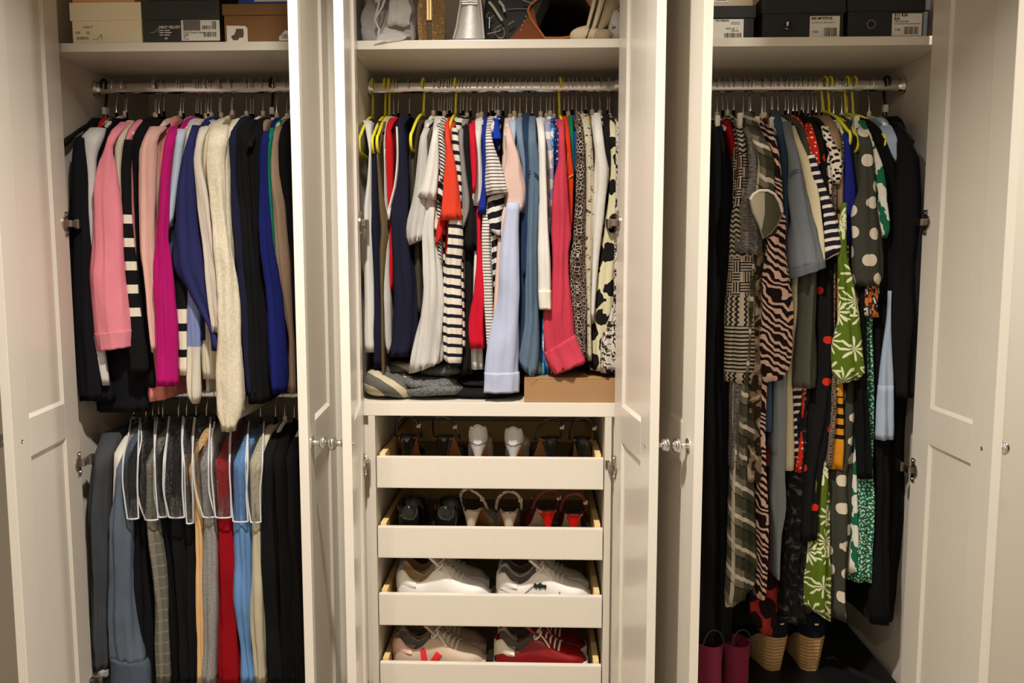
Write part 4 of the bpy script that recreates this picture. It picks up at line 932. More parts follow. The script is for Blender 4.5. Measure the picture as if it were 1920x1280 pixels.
wear('Rr', 'dress', 'teal green dress covered in tiny pale flecks', 'dress', F5('teal_flecks', 'dots', (26, 96, 74), c2=(196, 212, 190), sc=165, thr=.30, sq=.8, rnd=.9, e=.92),
     b=[(300, 1630, 1644), (580, 1619, 1637), (700, 1622, 1636), (800, 1620, 1637), (894, 1609, 1639), (1000, 1604, 1642), (1088, 1592, 1644)], y0=.05, hang='y', sx=1646, amp=.006)
wear('Rr', 'dress', 'black dress with a long sleeve over the teal flecks', 'dress', BLK2, s=[(480, 1618, 1640), (600, 1608, 1626), (722, 1601, 1626), (800, 1602, 1632), (896, 1606, 1633)], b=[(262, 1640, 1668), (330, 1648, 1686), (500, 1642, 1678), (590, 1642, 1664), (720, 1644, 1668), (1000, 1642, 1666), (1168, 1632, 1668)], y0=.02, ys=.024, hang='w', sx=1644)
wear('Rr', 'shirt', 'pale blue shirt with a plain cuff between black garments', 'shirt', F5('pale_blue', 'solid', (150, 164, 184), e=.85), s=[(545, 1668, 1670), (600, 1663, 1671), (650, 1656, 1672), (720, 1649, 1674), (822, 1643, 1676)], b=[(262, 1664, 1680), (400, 1668, 1676), (560, 1662, 1668)], y0=.08, ys=.018, hang='w', sx=1670,
     parts=[('collar', [(236, 1652, 1672), (262, 1662, 1683), (290, 1672, 1688), (304, 1680, 1688)], F5('pale_blue', 'solid', (150, 164, 184)), .03), ('cuff', [(722, 1648.5, 1674.5), (725, 1648, 1675), (823, 1642.5, 1676.5)], F5('pale_blue_cuff', 'solid', (156, 170, 190), e=.85), .015)])
wear('Rr', 'coat', 'long black coat hanging nearest the right wall', 'coat', BLK,
     s=[(238, 1678, 1694), (270, 1682, 1711), (300, 1682, 1725), (430, 1675, 1729), (560, 1671, 1725), (653, 1673, 1718), (745, 1676, 1712)],
     b=[(262, 1688, 1706), (500, 1680, 1722), (700, 1660, 1704), (812, 1655, 1697), (1000, 1640, 1692), (1100, 1638, 1684), (1160, 1646, 1678)], y0=.085, ys=.012, hang='b', sx=1700)

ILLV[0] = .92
# ------------------------------------------------------------------ lower left rail: trousers, some under clear shoulder covers
def leg(label, mat, rows, cat='trousers', y0=.06, **k):
    k.setdefault('hang', 'k'); return wear('LL', cat if cat in ('jeans', 'jacket', 'skirt') else 'trousers', label, cat, mat, b=rows, y0=y0, **k)
leg('charcoal denim jacket hanging at the left end of the lower rail', fabric('charcoal_denim', 'denim', (72, 74, 78), (56, 58, 62)), [(812, 190, 220), (838, 180, 212), (866, 171, 202), (965, 165, 198), (1100, 168, 200), (1240, 172, 202), (1256, 173, 202)], 'jacket', .03, hang='w', sx=186)
leg('dark indigo jeans behind the pale washed pair', DEN2, [(870, 196, 211), (1030, 198, 212), (1270, 204, 226)], 'jeans', .075, sx=203)
leg('cream trousers with a light waistband above the blue jeans', OFFW, [(850, 213, 233), (900, 212, 232), (960, 211, 226), (1100, 214, 226)], y0=.05, sx=218, hang='w')
leg('faded blue jeans with a frayed turned hem', fabric('worn_denim', 'denim', (98, 108, 122), (74, 85, 100), amp=.1), [(880, 216, 232), (930, 212, 231), (956, 209, 236), (1004, 204, 245), (1092, 201, 250), (1200, 202, 258), (1243, 201, 270, 8)], 'jeans', .022, sx=222, amp=.005)
leg('navy tailored trousers under the first clear cover', NAVYD, [(862, 236, 258), (972, 238, 260), (1100, 248, 264), (1279, 256, 274)], y0=.05, sx=244)
leg('black wide-leg trousers left of the checked pair', BLK, [(872, 252, 272), (1000, 250, 282), (1150, 256, 296), (1279, 262, 300)], y0=.07, sx=259)
leg('grey checked trousers with fine lines', fabric('grey_check', 'check', (104, 102, 92), (150, 140, 124), (60, 58, 54), per=.032), [(868, 271, 293), (974, 273, 298), (1070, 284, 307), (1170, 291, 316), (1279, 291, 318)], y0=.035, sx=279)
leg('black trousers just right of the checked pair', BLK2, [(866, 292, 312), (980, 297, 322), (1279, 314, 342)], y0=.05, sx=300)
leg('black creased trousers in the middle of the covered row', BLK, [(866, 312, 334), (980, 318, 346), (1279, 336, 360)], y0=.052, sx=320)
leg('black stretch trousers left of the peach pair', BLKC, [(866, 334, 356), (980, 340, 366), (1279, 350, 374)], y0=.056, sx=342)
leg('peach trousers showing as a slim strip', S('peach_cotton', (216, 174, 124)), [(880, 354, 367), (982, 365, 379), (1114, 368, 382), (1279, 368, 383)], y0=.045, sx=360)
leg('light grey marl trousers with soft texture', fabric('grey_marl_wool', 'heather', (156, 153, 150), (122, 120, 118), sc=200), [(868, 374, 396), (970, 381, 403), (1026, 381, 409), (1158, 381, 410), (1279, 380, 406)], y0=.035, sx=381)
leg('deep red trousers in the middle of the lower rail', S('deep_red_crepe', (140, 10, 22)), [(868, 403, 428), (965, 405, 436), (1070, 408, 441), (1158, 408, 443), (1279, 405, 454)], y0=.035, sx=411)
leg('sky blue trousers beside the red pair', S('sky_blue_cotton', (100, 140, 190)), [(868, 436, 462), (978, 438, 467), (1114, 440, 471), (1201, 446, 470), (1279, 453, 482)], y0=.03, sx=444)
leg('stone beige trousers with a curled side', S('stone_cotton', (186, 176, 150)), [(868, 466, 492), (983, 470, 488), (1070, 472, 490), (1158, 470, 496), (1279, 478, 500)], y0=.032, sx=475)
leg('black trousers right of the stone beige pair', BLK, [(860, 489, 510), (990, 486, 516), (1150, 494, 522), (1279, 500, 530)], y0=.045, sx=497, hang='w')
leg('black suit trousers second from the open door', BLK2, [(860, 508, 534), (990, 514, 544), (1279, 526, 562)], y0=.05, sx=517)
leg('black skirt partly hidden by the open door edge', BLKC, [(860, 534, 558), (990, 540, 568), (1279, 556, 590)], 'skirt', .045, sx=540, hang='w')

# frayed hem of the worn jeans, white turn-up of the charcoal jacket
def add_band(i, name, rows, mat, y0, amp=.004):
    o = CLOTHES[i]; return cloth(name, rows, o.location.x, 'LL', y0, mat, o, 'sleeve', amp * .4, .05, 77 + i, full=True)
nLL = len(CLOTHES) - 18
add_band(nLL + 3, 'hem_band', [(1236, 200, 268, 10), (1246, 200.5, 274, 12), (1262, 200, 277, 14), (1290, 199, 278, 10)], fabric('frayed_denim', 'denim', (86, 96, 110), (56, 66, 82)), .017)
add_band(nLL, 'hem_band', [(1256, 172, 202.5), (1259, 172, 203), (1268, 173, 203)], fabric('jacket_lining', 'solid', (150, 150, 148)), .027)

# clear shoulder covers
nb = NB('clear_cover_film')
nb.obj(); nzz = nb.noise(nb.vec, 75.0, 3, .6)
bp = nb.n('ShaderNodeBump', {'Height': nzz, 'Strength': 1.0, 'Distance': .022})
gl = nb.n('ShaderNodeBsdfGlossy', {'Color': (1, 1, 1), 'Roughness': .13}); nb.t.links.new(bp.outputs[0], gl.inputs['Normal'])
tr = nb.n('ShaderNodeBsdfTransparent', {'Color': (.93, .94, .95)})
fr = nb.n('ShaderNodeFresnel', {'IOR': 1.42}); nb.t.links.new(bp.outputs[0], fr.inputs['Normal'])
fc = nb.math('MINIMUM', nb.math('ADD', fr.outputs[0], -.005), .45)
mx = nb.n('ShaderNodeMixShader', {0: fc, 1: tr.outputs[0], 2: gl.outputs[0]})
nb.t.links.new(mx.outputs[0], nb.out.inputs[0])
FILM = nb.m
BIND = plain('grey_white_binding_tape', (196, 196, 198), .6)
COVERS = [
    ('navy trousers', [(784, 246, 262), (820, 240, 260), (864, 232, 260), (895, 231, 259), (940, 235, 259), (971, 239, 260)]),
    ('checked trousers', [(782, 264, 292), (820, 266, 290), (864, 260, 292), (910, 259, 294), (940, 263, 296), (973, 273, 297)]),
    ('black trousers right of the checked ones', [(782, 296, 318), (820, 292, 314), (864, 289, 310), (920, 289, 308), (968, 297, 313)]),
    ('black creased trousers', [(780, 318, 344), (820, 314, 342), (864, 309, 344), (905, 308, 344), (968, 318, 347)]),
    ('black stretch trousers', [(784, 346, 366), (830, 342, 362), (880, 346, 360), (930, 347, 361), (980, 350, 362)]),
    ('grey marl trousers', [(782, 366, 396), (820, 362, 394), (864, 363, 392), (910, 366, 392), (968, 381, 404)]),
    ('deep red trousers', [(790, 404, 436), (830, 398, 434), (880, 398, 432), (920, 401, 434), (968, 405, 435)]),
    ('sky blue trousers', [(790, 436, 468), (830, 432, 466), (870, 432, 466), (930, 434, 463), (976, 438, 466)]),
    ('stone beige trousers', [(790, 468, 496), (830, 464, 494), (870, 462, 493), (930, 464, 488), (978, 470, 489)])]
for ci, (what, rows) in enumerate(COVERS):
    y0 = .012 + .004 * (ci % 3)
    r0 = rows[2]
    sxx = at((r0[1] + r0[2]) / 2, 865, y0 + .02)[0]
    o = empty('garment_cover', (sxx, RODY, RZ_LL - .09), 'clear plastic shoulder cover with pale binding over the ' + what, 'garment cover', 'clear garment covers on the lower rail')
    cloth('film', rows, sxx, 'LL', y0, FILM, o, 'body', .006, .05, 300 + ci, open_end=True)
    Ws = prep([r + (0,) for r in rows], 'LL', y0, 22, .05)
    for s in (-1, 1):
        pts = [(c + s * h - o.location.x, Yn + .008 - o.location.y, z - o.location.z) for c, h, Yn, z, t in Ws]
        MB().tube(pts, .0022, 6).build('binding', BIND, o, smooth=True)
    c, h, Yn, z, t = Ws[-1]
    pts = [(c + h * math.sin(a) - o.location.x, Yn + .010 * (1 - math.cos(a)) - o.location.y, z - o.location.z) for a in np.linspace(-PI / 2, PI / 2, 11)]
    MB().tube(pts, .0024, 6).build('binding', BIND, o, smooth=True)
# ------------------------------------------------------------------ shoe building
def ring_loft(name, rings, mat, parent, smooth=True, **kw):
    m = MB().rings(rings); return m.build(name, mat, parent, smooth, **kw)

def interp(tab, x):
    xs = [t[0] for t in tab]
    return [float(pchip(xs, [t[i] for t in tab], np.array([x]))[0]) for i in range(1, len(tab[0]))]

def shoe_shell(stations, mp, n=26):
    """stations: (s, base z, half width, height, floor depth f 0..1 (0 open, 1 closed), centre offset) along the foot
    mp maps (along, across, z) to local xyz"""
    rings = []
    for i_, (s, zb, w, h, f, off) in enumerate(stations):
        if i_ < 2: f = 1
        fl = .004 + (h - .004) * f
        pts = [(-w * .55, zb), (-w * .92, zb + h * .06), (-w * 1.02, zb + h * .38), (-w * .96, zb + h * .75), (-w * .86, zb + h * .97), (-w * .80, zb + h),
               (-w * .74, zb + h * (.97 if f < .5 else 1.02)), (-w * .70, zb + max(fl, h * .6 if f > .5 else fl + (h - fl) * .45)), (-w * .62, zb + fl + (h * .06 if f > .5 else 0)), (-w * .3, zb + fl + (h * .14 * f)), (0, zb + fl + h * .17 * f)]
        full = [(a + off, z) for a, z in pts] + [(-a + off, z) for a, z in pts[::-1][1:]]
        rings.append([mp(s, a, z) for a, z in full])
    return rings

def pump(label, loc, rz, up, lining, sole, heel, H=.10, kind='flare', vamp=.050, counter=.052, sling=None, group=None, ornament=None, tilt=0.0):
    """court shoe seen from its heel: toe points away (+y)"""
    o = empty('heeled_shoe', loc, label, 'shoe', group, rz=math.radians(rz))
    L = .235
    zs = lambda y: H * (1 - (lambda t: t * t * (3 - 2 * t))(min(max((y - .035) / .125, 0), 1))) + .004
    wid = [(0, .010), (.010, .021), (.03, .0265), (.07, .0235), (.11, .026), (.155, .037), (.19, .034), (.22, .016), (.235, .004)]
    if sling: hgt = [(0, .004), (.06, .004), (.09, .010), (.125, .040), (.15, vamp), (.20, .030), (.235, .010)]
    else: hgt = [(0, counter * .9), (.012, counter), (.05, counter * .72), (.09, .026), (.125, .034), (.15, vamp), (.20, .030), (.235, .010)]
    mp = lambda s, a, z: (a, s, z)
    st = []
    for y in list(np.linspace(0, .03, 5)) + list(np.linspace(.045, L, 20)):
        w, = interp(wid, y); h, = interp(hgt, y)
        f = min(max((y - .120) / .028, 0), 1); f = f * f * (3 - 2 * f)
        st.append((y, zs(y), w, h, f, 0))
    ring_loft('upper', shoe_shell(st, mp), up, o)
    # insole and sole
    ys = np.linspace(.004, .15, 14)
    r = []
    for y in ys:
        w, = interp(wid, y); w *= .80; z = zs(y) + .0045
        r.append([(-w, y, z), (w, y, z), (w, y, z + .0015), (-w, y, z + .0015)])
    ring_loft('insole', r, lining, o)
    ys = np.linspace(.012, L - .004, 18); r = []
    for y in ys:
        w, = interp(wid, y); w *= .97; z = zs(y)
        r.append([(-w, y, z - .004), (w, y, z - .004), (w, y, z + .001), (-w, y, z + .001)])
    ring_loft('sole', r, sole, o)
    n = 16; r = []
    tip = {'flare': .0075, 'stiletto': .0045, 'block': .019, 'kitten': .007}[kind]
    for t in np.linspace(0, 1, 9):
        g = {'flare': (1 - t) ** 1.9, 'stiletto': (1 - t) ** 2.6, 'block': (1 - t) * .8, 'kitten': (1 - t) ** 2.1}[kind]
        a = tip + (.0255 - tip) * g; b = tip * .9 + (.024 - tip * .9) * g
        cy = .010 + tip * .9 + (.026 - .010 - tip * .9) * g; z = H * (1 - t) + .003 * (1 - t)
        r.append([(a * math.cos(2 * PI * j / n), cy + b * math.sin(2 * PI * j / n) * (1 if math.sin(2 * PI * j / n) < 0 else .75), z) for j in range(n)])
    ring_loft('heel', r, heel, o)
    if sling:
        pts = []
        for a in np.linspace(-.5, PI + .5, 22):
            x = .036 * math.cos(a); y = .055 - .068 * max(math.sin(a), -.2) ; k = max(0, math.sin(a))
            pts.append((x, y, zs(.06) * .55 + H * .3 + .012 + (.052 + H * .25) * k ** .8))
        MB().tube(pts, .0042, 8, flat=.35).build('slingback_strap', sling, o, smooth=True)
        b = MB()
        q = pts[5]; b.box((q[0] - .006, q[1] - .004, q[2] - .006), (q[0] + .006, q[1] + .003, q[2] + .006), .001)
        b.build('buckle', STEEL, o)
    if ornament:
        m = MB()
        for x in (-1, 1):
            m.tube([(x * .034, .06, zs(.06) + .03), (x * .037, .066, zs(.06) + .036)], .0016, 6)
        m.build('buckle', CHROME, o)
    return o

def leather(key, c, rough=.35, spec=.5, coat=0.0, e=ILL, **k): return plain(key, c, rough, 0, spec, coat, e, **k)
PATENT = leather('black_patent_leather', (12, 12, 13), .12, .5, .6, 1.0, bs=.02)
BLKLE = leather('black_smooth_leather', (17, 17, 18), .35, .5, .2, 1.0, bs=.05)
TANSOLE = leather('tan_leather_sole', (166, 110, 70), .5)
BLKLIN = leather('black_lining', (16, 15, 15), .7, e=1.0)
GREYSUEDE = plain('light_grey_suede', (186, 184, 184), .95, nscale=260, var=.10, bs=.3)
GREYLIN = plain('grey_kid_lining', (130, 128, 124), .8)
BONE = leather('bone_heel_leather', (202, 188, 164), .45)
REDL = leather('red_patent_leather', (196, 18, 14), .22, .5, .4, bs=.03)
DKRED = leather('dark_red_satin', (96, 14, 18), .5)
def objpat(key, kind, a, b, sc=120., thr=.5, rough=.6, e=ILL):
    nb = NB(key); nb.obj()
    if kind == 'snake':
        d = nb.vor(nb.vec, sc, 'DISTANCE_TO_EDGE', 1.0, '3D').outputs['Distance']; big = nb.noise(nb.vec, sc * .35, 3, .7)
        m = nb.math('LESS_THAN', nb.math('ADD', nb.math('MULTIPLY', d, .35), big), thr)
    elif kind == 'rope':
        q = nb.n('ShaderNodeSeparateXYZ', {0: nb.vec}); nz = nb.noise(nb.vec, 260.0, 3)
        m = nb.math('ADD', nb.math('MULTIPLY', nb.math('ADD', nb.math('SINE', nb.math('MULTIPLY', nb.math('ADD', q.outputs[2], nb.math('MULTIPLY', nz, .004)), 6.28 / .0105)), 1.0), .3), nb.math('MULTIPLY', nz, .5))
    else:
        m = nb.noise(nb.vec, sc, 3)
    col = nb.mix(m, alb(a, e), alb(b, e))
    return nb.fin(col, rough, bump=m, bs=.4, bd=.002)
SNAKESK = objpat('grey_snakeskin', 'snake', (176, 166, 156), (44, 38, 36), 240., .47)

def tray_z(i): return DRAWERS[i][0] + .0185
def shoe_at(px, Y, i): return at(px, 840, Y)[0]
g = 'heeled shoes in the two upper drawers'
pump('left black patent heel, leftmost shoe of the top drawer', (shoe_at(764, .09, 0), .075, tray_z(0)), 3, PATENT, BLKLIN, TANSOLE, PATENT, H=.100, kind='flare', counter=.020, sling=PATENT, group=g)
pump('right black patent heel with tan sole, second in the top drawer', (shoe_at(830, .09, 0), .078, tray_z(0)), -8, PATENT, BLKLIN, TANSOLE, PATENT, H=.098, kind='flare', counter=.020, sling=PATENT, group=g)
pump('left light grey suede court shoe in the top drawer', (shoe_at(897, .09, 0), .060, tray_z(0)), 1, GREYSUEDE, GREYLIN, TANSOLE, GREYSUEDE, H=.088, kind='stiletto', counter=.048, vamp=.075, group=g)
pump('right light grey suede court shoe in the top drawer', (shoe_at(962, .09, 0), .060, tray_z(0)), -4, GREYSUEDE, GREYLIN, TANSOLE, GREYSUEDE, H=.086, kind='stiletto', counter=.045, vamp=.075, group=g)
pump('black leather heel with orange-tan sole, fifth in the top drawer', (shoe_at(1036, .09, 0), .07, tray_z(0)), 14, BLKLE, BLKLIN, TANSOLE, BLKLE, H=.098, kind='flare', counter=.022, sling=BLKLE, group=g)
pump('black leather heel at the right end of the top drawer', (shoe_at(1092, .09, 0), .07, tray_z(0)), -2, BLKLE, BLKLIN, TANSOLE, BLKLE, H=.098, kind='flare', counter=.022, sling=BLKLE, group=g)

# loafers with rounded backs, second drawer
def loafer(label, loc, rz, grp):
    o = empty('loafer', loc, label, 'shoe', grp, rz=math.radians(rz))
    mp = lambda s, a, z: (a, s, z)
    wid = [(0, .014), (.012, .030), (.04, .034), (.10, .033), (.16, .042), (.21, .036), (.25, .006)]
    hgt = [(0, .050), (.012, .062), (.05, .058), (.10, .044), (.135, .058), (.16, .056), (.21, .036), (.25, .008)]
    st = []
    for y in list(np.linspace(0, .03, 6)) + list(np.linspace(.05, .25, 16)):
        w, = interp(wid, y); h, = interp(hgt, y); f = min(max((y - .118) / .025, 0), 1)
        st.append((y, .030 if y < .07 else .030 - .012 * min((y - .07) / .05, 1), w, h, f, 0))
    ring_loft('upper', shoe_shell(st, mp), PATENT, o)
    r = []
    for y in np.linspace(.0, .25, 18):
        w, = interp(wid, y); w *= 1.06; z1 = .030 if y < .07 else .030 - .012 * min((y - .07) / .05, 1)
        r.append([(-w, y, 0 if y < .07 else .004), (w, y, 0 if y < .07 else .004), (w, y, z1), (-w, y, z1)])
    ring_loft('sole', r, BLKLE, o, smooth=False)
    MB().tube([(-.034, .055, .070), (-.037, .068, .078)], .0022, 6).build('bit', CHROME, o, smooth=True)
    MB().tube([(-.034, .140, .070), (0, .146, .082), (.034, .140, .070)], .004, 8, flat=.5).build('saddle_strap', PATENT, o, smooth=True)
    return o
loafer('left black glossy loafer in the second drawer', (shoe_at(768, .08, 1), .055, tray_z(1) + .018), 4, g)
loafer('right black glossy loafer in the second drawer', (shoe_at(836, .08, 1), .055, tray_z(1) + .018), 0, g)
pump('left grey snakeskin slingback with bone heel in the second drawer', (shoe_at(880, .08, 1), .065, tray_z(1)), -12, SNAKESK, BLKLIN, TANSOLE, BONE, H=.092, kind='kitten', sling=SNAKESK, group=g)
pump('right grey snakeskin slingback with bone heel in the second drawer', (shoe_at(955, .08, 1), .065, tray_z(1)), 3, SNAKESK, BLKLIN, TANSOLE, BONE, H=.088, kind='kitten', sling=SNAKESK, group=g)
pump('left red slingback with a slim red heel', (shoe_at(1031, .08, 1), .060, tray_z(1)), 14, DKRED, BLKLIN, BONE, REDL, H=.095, kind='stiletto', sling=DKRED, group=g, ornament=1)
pump('right red slingback with a slim red heel, nearest the drawer side', (shoe_at(1077, .08, 1), .055, tray_z(1)), 1, DKRED, BLKLIN, BONE, REDL, H=.086, kind='stiletto', sling=DKRED, group=g)

# ------------------------------------------------------------------ sneakers, toes to the right
def sneaker(label, loc, rz, c_up, c_sole, c_lace, c_lin, c_heel, grp, L=.262, mark=None, hh=1.0, perf=False, toe=None):
    o = empty('sneaker', loc, label, 'shoe', grp, rz=math.radians(rz))
    mp = lambda s, a, z: (s, a, z)
    wid = [(0, .016), (.012, .030), (.04, .036), (.10, .036), (.17, .045), (.22, .041), (.25, .024), (.262, .008)]
    hgt = [(0, .060), (.010, .074), (.022, .078), (.040, .058), (.065, .046), (.085, .055), (.112, .080), (.135, .078), (.17, .055), (.205, .040), (.24, .031), (.262, .012)]
    st = []
    for x in list(np.linspace(0, .03, 6)) + list(np.linspace(.04, L, 24)):
        w, = interp(wid, x); h, = interp(hgt, x); f = min(max((x - .098) / .026, 0), 1); f = f * f * (3 - 2 * f)
        st.append((x, .024, w, h * hh, f, 0))
    up = ring_loft('upper', shoe_shell(st, mp), c_up, o)
    r = []
    swid = [(0, .012), (.006, .026), (.03, .038), (.10, .038), (.17, .048), (.22, .045), (.25, .030), (.262, .018), (.268, .008)]
    for x in list(np.linspace(-.004, .264, 26)):
        w, = interp(swid, max(x, 0)); zt = .028 + (.010 * max(0, (x - .20) / .06)) + (.004 if x < .03 else 0); zb = .0 + .010 * max(0, (x - .21) / .055) ** 2
        r.append([(x, -w * .96, zb), (x, -w, zb + .006), (x, -w, zt - .003), (x, -w * .95, zt), (x, w * .95, zt), (x, w, zt - .003), (x, w, zb + .006), (x, w * .96, zb)])
    ring_loft('sole', r, c_sole, o)
    # tongue
    r = []
    for t in np.linspace(0, 1, 6):
        x = .165 - .068 * t; z = .024 + .055 * hh + .062 * hh * t; w = .016 + .007 * t
        r.append([(x, -w, z - .004), (x - .003, 0, z + .002), (x, w, z - .004), (x - .008, w * .9, z - .007), (x - .011, 0, z - .002), (x - .008, -w * .9, z - .007)])
    ring_loft('tongue', r, c_up, o)
    # laces
    for i in range(6):
        x = .118 + .0125 * i; h, = interp(hgt, x); z = .024 + h * hh
        m = MB(); w = .022 + .0018 * i
        m.tube([(x - .003, -w - .009, z - .012), (x, -w, z + .001), (x + .003, -w * .4, z + .010), (x + .006, w * .4, z + .010), (x + .009, w, z + .001), (x + .010, w + .008, z - .012)], .0030, 7, flat=.55)
        m.build('lace', c_lace, o, smooth=True)
    lp = MB(); x = .122; z = .024 + .084 * hh
    for s in (-1, 1):
        pts = [(x + .010 * math.sin(a), s * (.004 + .022 * (1 - math.cos(a)) * .5) - .008, z + .012 - .010 * (1 - math.cos(a)) * .5 + .008 * math.sin(a)) for a in np.linspace(0, 2 * PI, 12)]
        lp.tube(pts, .0024, 6)
    lp.tube([(x, -.008, z + .010), (x + .02, -.036, z + .0), (x + .034, -.040, z - .02)], .0024, 6)
    lp.build('lace_bow', c_lace, o, smooth=True)
    # heel tab and lining collar, slightly proud of the upper
    st2 = []
    for x in list(np.linspace(-.0012, .03, 6)) + [.040, .050, .058]:
        w, = interp(wid, max(x, 0)); h, = interp(hgt, max(x, 0)); drop = .38 + .25 * min(max(x - .01, 0) / .05, 1)
        st2.append((x, .024 + h * hh * drop, w * 1.035 + .001, h * hh * (1.012 - drop), 0, 0))
    rings = shoe_shell(st2, mp)
    ring_loft('heel_tab', rings, c_heel, o)
    st3 = []
    for x in np.linspace(.012, .108, 12):
        w, = interp(wid, x); h, = interp(hgt, x)
        st3.append([(x, -w * .70, .024 + h * hh * .985), (x, -w * .60, .024 + h * hh * .5), (x, -w * .4, .032), (x, w * .4, .032), (x, w * .60, .024 + h * hh * .5), (x, w * .70, .024 + h * hh * .985), (x, w * .66, .024 + h * hh * .98), (x, w * .56, .026 + h * hh * .45), (x, w * .38, .030), (x, -w * .38, .030), (x, -w * .56, .026 + h * hh * .45), (x, -w * .66, .024 + h * hh * .98)])
    ring_loft('lining', st3, c_lin, o)
    def side(poly, name, mat, t=.0009):
        # flat piece wrapped on the near side of the upper
        v = []; n = len(poly)
        for k in (0, 1):
            for x, zz in poly:
                w, = interp(wid, x); h, = interp(hgt, x); q = (zz - .024) / (h * hh)
                a = float(pchip([0, .06, .38, .75, .97, 1.0], [.6, .93, 1.025, .965, .87, .82], np.array([min(max(q, 0), 1)]))[0])
                v.append((x, -w * a - (.0036 if k == 0 else -.001), zz))
        f = [tuple(range(n)), tuple(range(2 * n - 1, n - 1, -1))] + [(i, i + n, (i + 1) % n + n, (i + 1) % n) for i in range(n)]
        return mesh_obj(name, v, f, mat, o, False)
    o['_'] = 0; del o['_']
    return o, side
g2 = 'sneakers in the two lower drawers'
WLEA = leather('white_sneaker_leather', (222, 218, 214), .42, .4, bs=.08); WSOLE = plain('white_rubber_sole', (228, 226, 222), .5)
WLACE = plain('white_cotton_lace', (222, 216, 206), .85, nscale=600, var=.15)
GOLDL = leather('tan_gold_lining', (192, 152, 96), .5); GREYL2 = leather('grey_mesh_lining', (120, 112, 104), .8)
SANDL = plain('sand_suede', (190, 170, 150), .9, nscale=300, var=.06); SANDS = plain('sand_rubber', (196, 178, 156), .6); PINKH = plain('pale_pink_heel_leather', (212, 178, 166), .6)
REDSN = leather('burgundy_sneaker_leather', (126, 12, 18), .34, .5, .1, bs=.05)
CREAMH = leather('ivory_heel_leather', (222, 214, 196), .45)
REDV = leather('coral_red_leather', (216, 46, 50), .45); DKGREEN = plain('dark_green_embroidery', (14, 30, 24), .7, e=1.0)
STITCH = plain('grey_stitch_line', (150, 144, 138), .8)
sneaker('rear white sneaker with tan lining in the third drawer', (at(752, 1080, .21)[0], .195, tray_z(2)), 3, WLEA, WSOLE, WLACE, GOLDL, WLEA, g2, hh=1.05)
sneaker('front white sneaker with tan lining and loose bow in the third drawer', (at(747, 1090, .10)[0], .094, tray_z(2) + .012), -2, WLEA, WSOLE, WLACE, GOLDL, WLEA, g2, hh=1.05)
sneaker('rear white leather sneaker at the right of the third drawer', (at(936, 1080, .21)[0], .195, tray_z(2)), 2, WLEA, WSOLE, WLACE, GREYL2, WLEA, g2)
o, side = sneaker('front white sneaker with a green crocodile emblem on its side', (at(932, 1090, .10)[0], .094, tray_z(2) + .012), -1, WLEA, WSOLE, WLACE, GREYL2, WLEA, g2)
def crocp(x, z, s):
    p = [(-.50, .02), (-.46, .16), (-.36, .24), (-.30, .16), (-.20, .10), (-.10, .20), (.02, .27), (.12, .30), (.00, .18), (.14, .16), (.30, .13), (.46, .14), (.50, .10), (.34, .08), (.50, .03), (.40, .0), (.48, -.10), (.36, -.13), (.30, -.06), (.10, -.08), (.02, -.16), (-.06, -.22), (-.04, -.10), (-.20, -.08), (-.30, -.20), (-.34, -.10), (-.44, -.12)]
    return [(x + a * s, z + b * s) for a, b in p]
side(crocp(.122, .069, .036), 'crocodile_emblem', DKGREEN)
for poly in ([(.060, .030), (.062, .030), (.104, .070), (.102, .070)], [(.160, .032), (.162, .032), (.178, .058), (.176, .058)], [(.010, .058), (.010, .0595), (.060, .034), (.062, .032)]):
    side(poly, 'seam', STITCH)
sneaker('rear sand coloured sneaker in the bottom drawer', (at(748, 1205, .21)[0], .195, tray_z(3)), 3, SANDL, SANDS, WLACE, GREYL2, SANDL, g2)
o, side = sneaker('front sand sneaker with a coral red letter V', (at(740, 1215, .10)[0], .094, tray_z(3) + .012), -2, SANDL, SANDS, WLACE, GREYL2, PINKH, g2)
side([(.081, .072), (.088, .078), (.097, .072), (.103, .036), (.086, .036)], 'letter_stroke', REDV)
side([(.105, .036), (.128, .072), (.144, .063), (.122, .034)], 'letter_stroke', REDV)
sneaker('rear burgundy sneaker in the bottom drawer', (at(934, 1205, .21)[0], .195, tray_z(3)), 2, REDSN, WSOLE, WLACE, GREYL2, CREAMH, g2)
sneaker('front burgundy sneaker with ivory heel tab and white laces', (at(928, 1215, .10)[0], .094, tray_z(3) + .012), -1, REDSN, WSOLE, WLACE, GREYL2, CREAMH, g2)
# white paper sole liners tucked at the front of the third drawer are the bright soles of the front pair

# ------------------------------------------------------------------ wedges, boots and box on the right wardrobe floor
BX0, BX1 = at(1392, 1270, .06)[0], 1.135
bz = .158
o = empty('shoe_box', ((BX0 + BX1) / 2, .06, .0985), 'large black box lying on the right wardrobe floor under the wedges', 'box')
BLKCARD = plain('black_matt_card', (15, 15, 15), .5, e=1.0)
hw = (BX1 - BX0) / 2
MB().box((-hw + .004, .004, 0), (hw - .004, .42, .030), .001).build('box_base', BLKCARD, o)
lid = MB().box((-hw, 0, .018), (hw, .424, bz - .0985), .0015).build('lid', BLKCARD, o)
tx, ty = at_z(1563, 1233, bz)
tt = text('Jor', .026, (tx + .004 - o.location.x, ty + .008 - o.location.y, bz - .0985 + .0003), GREYINK, lid, rot=(0, 0, PI + .15))
JUTE = objpat('braided_jute', 'rope', (104, 80, 50), (186, 152, 104), e=.8, rough=.95)
NAVCAN = S('navy_canvas', (18, 20, 30), e=1.0)
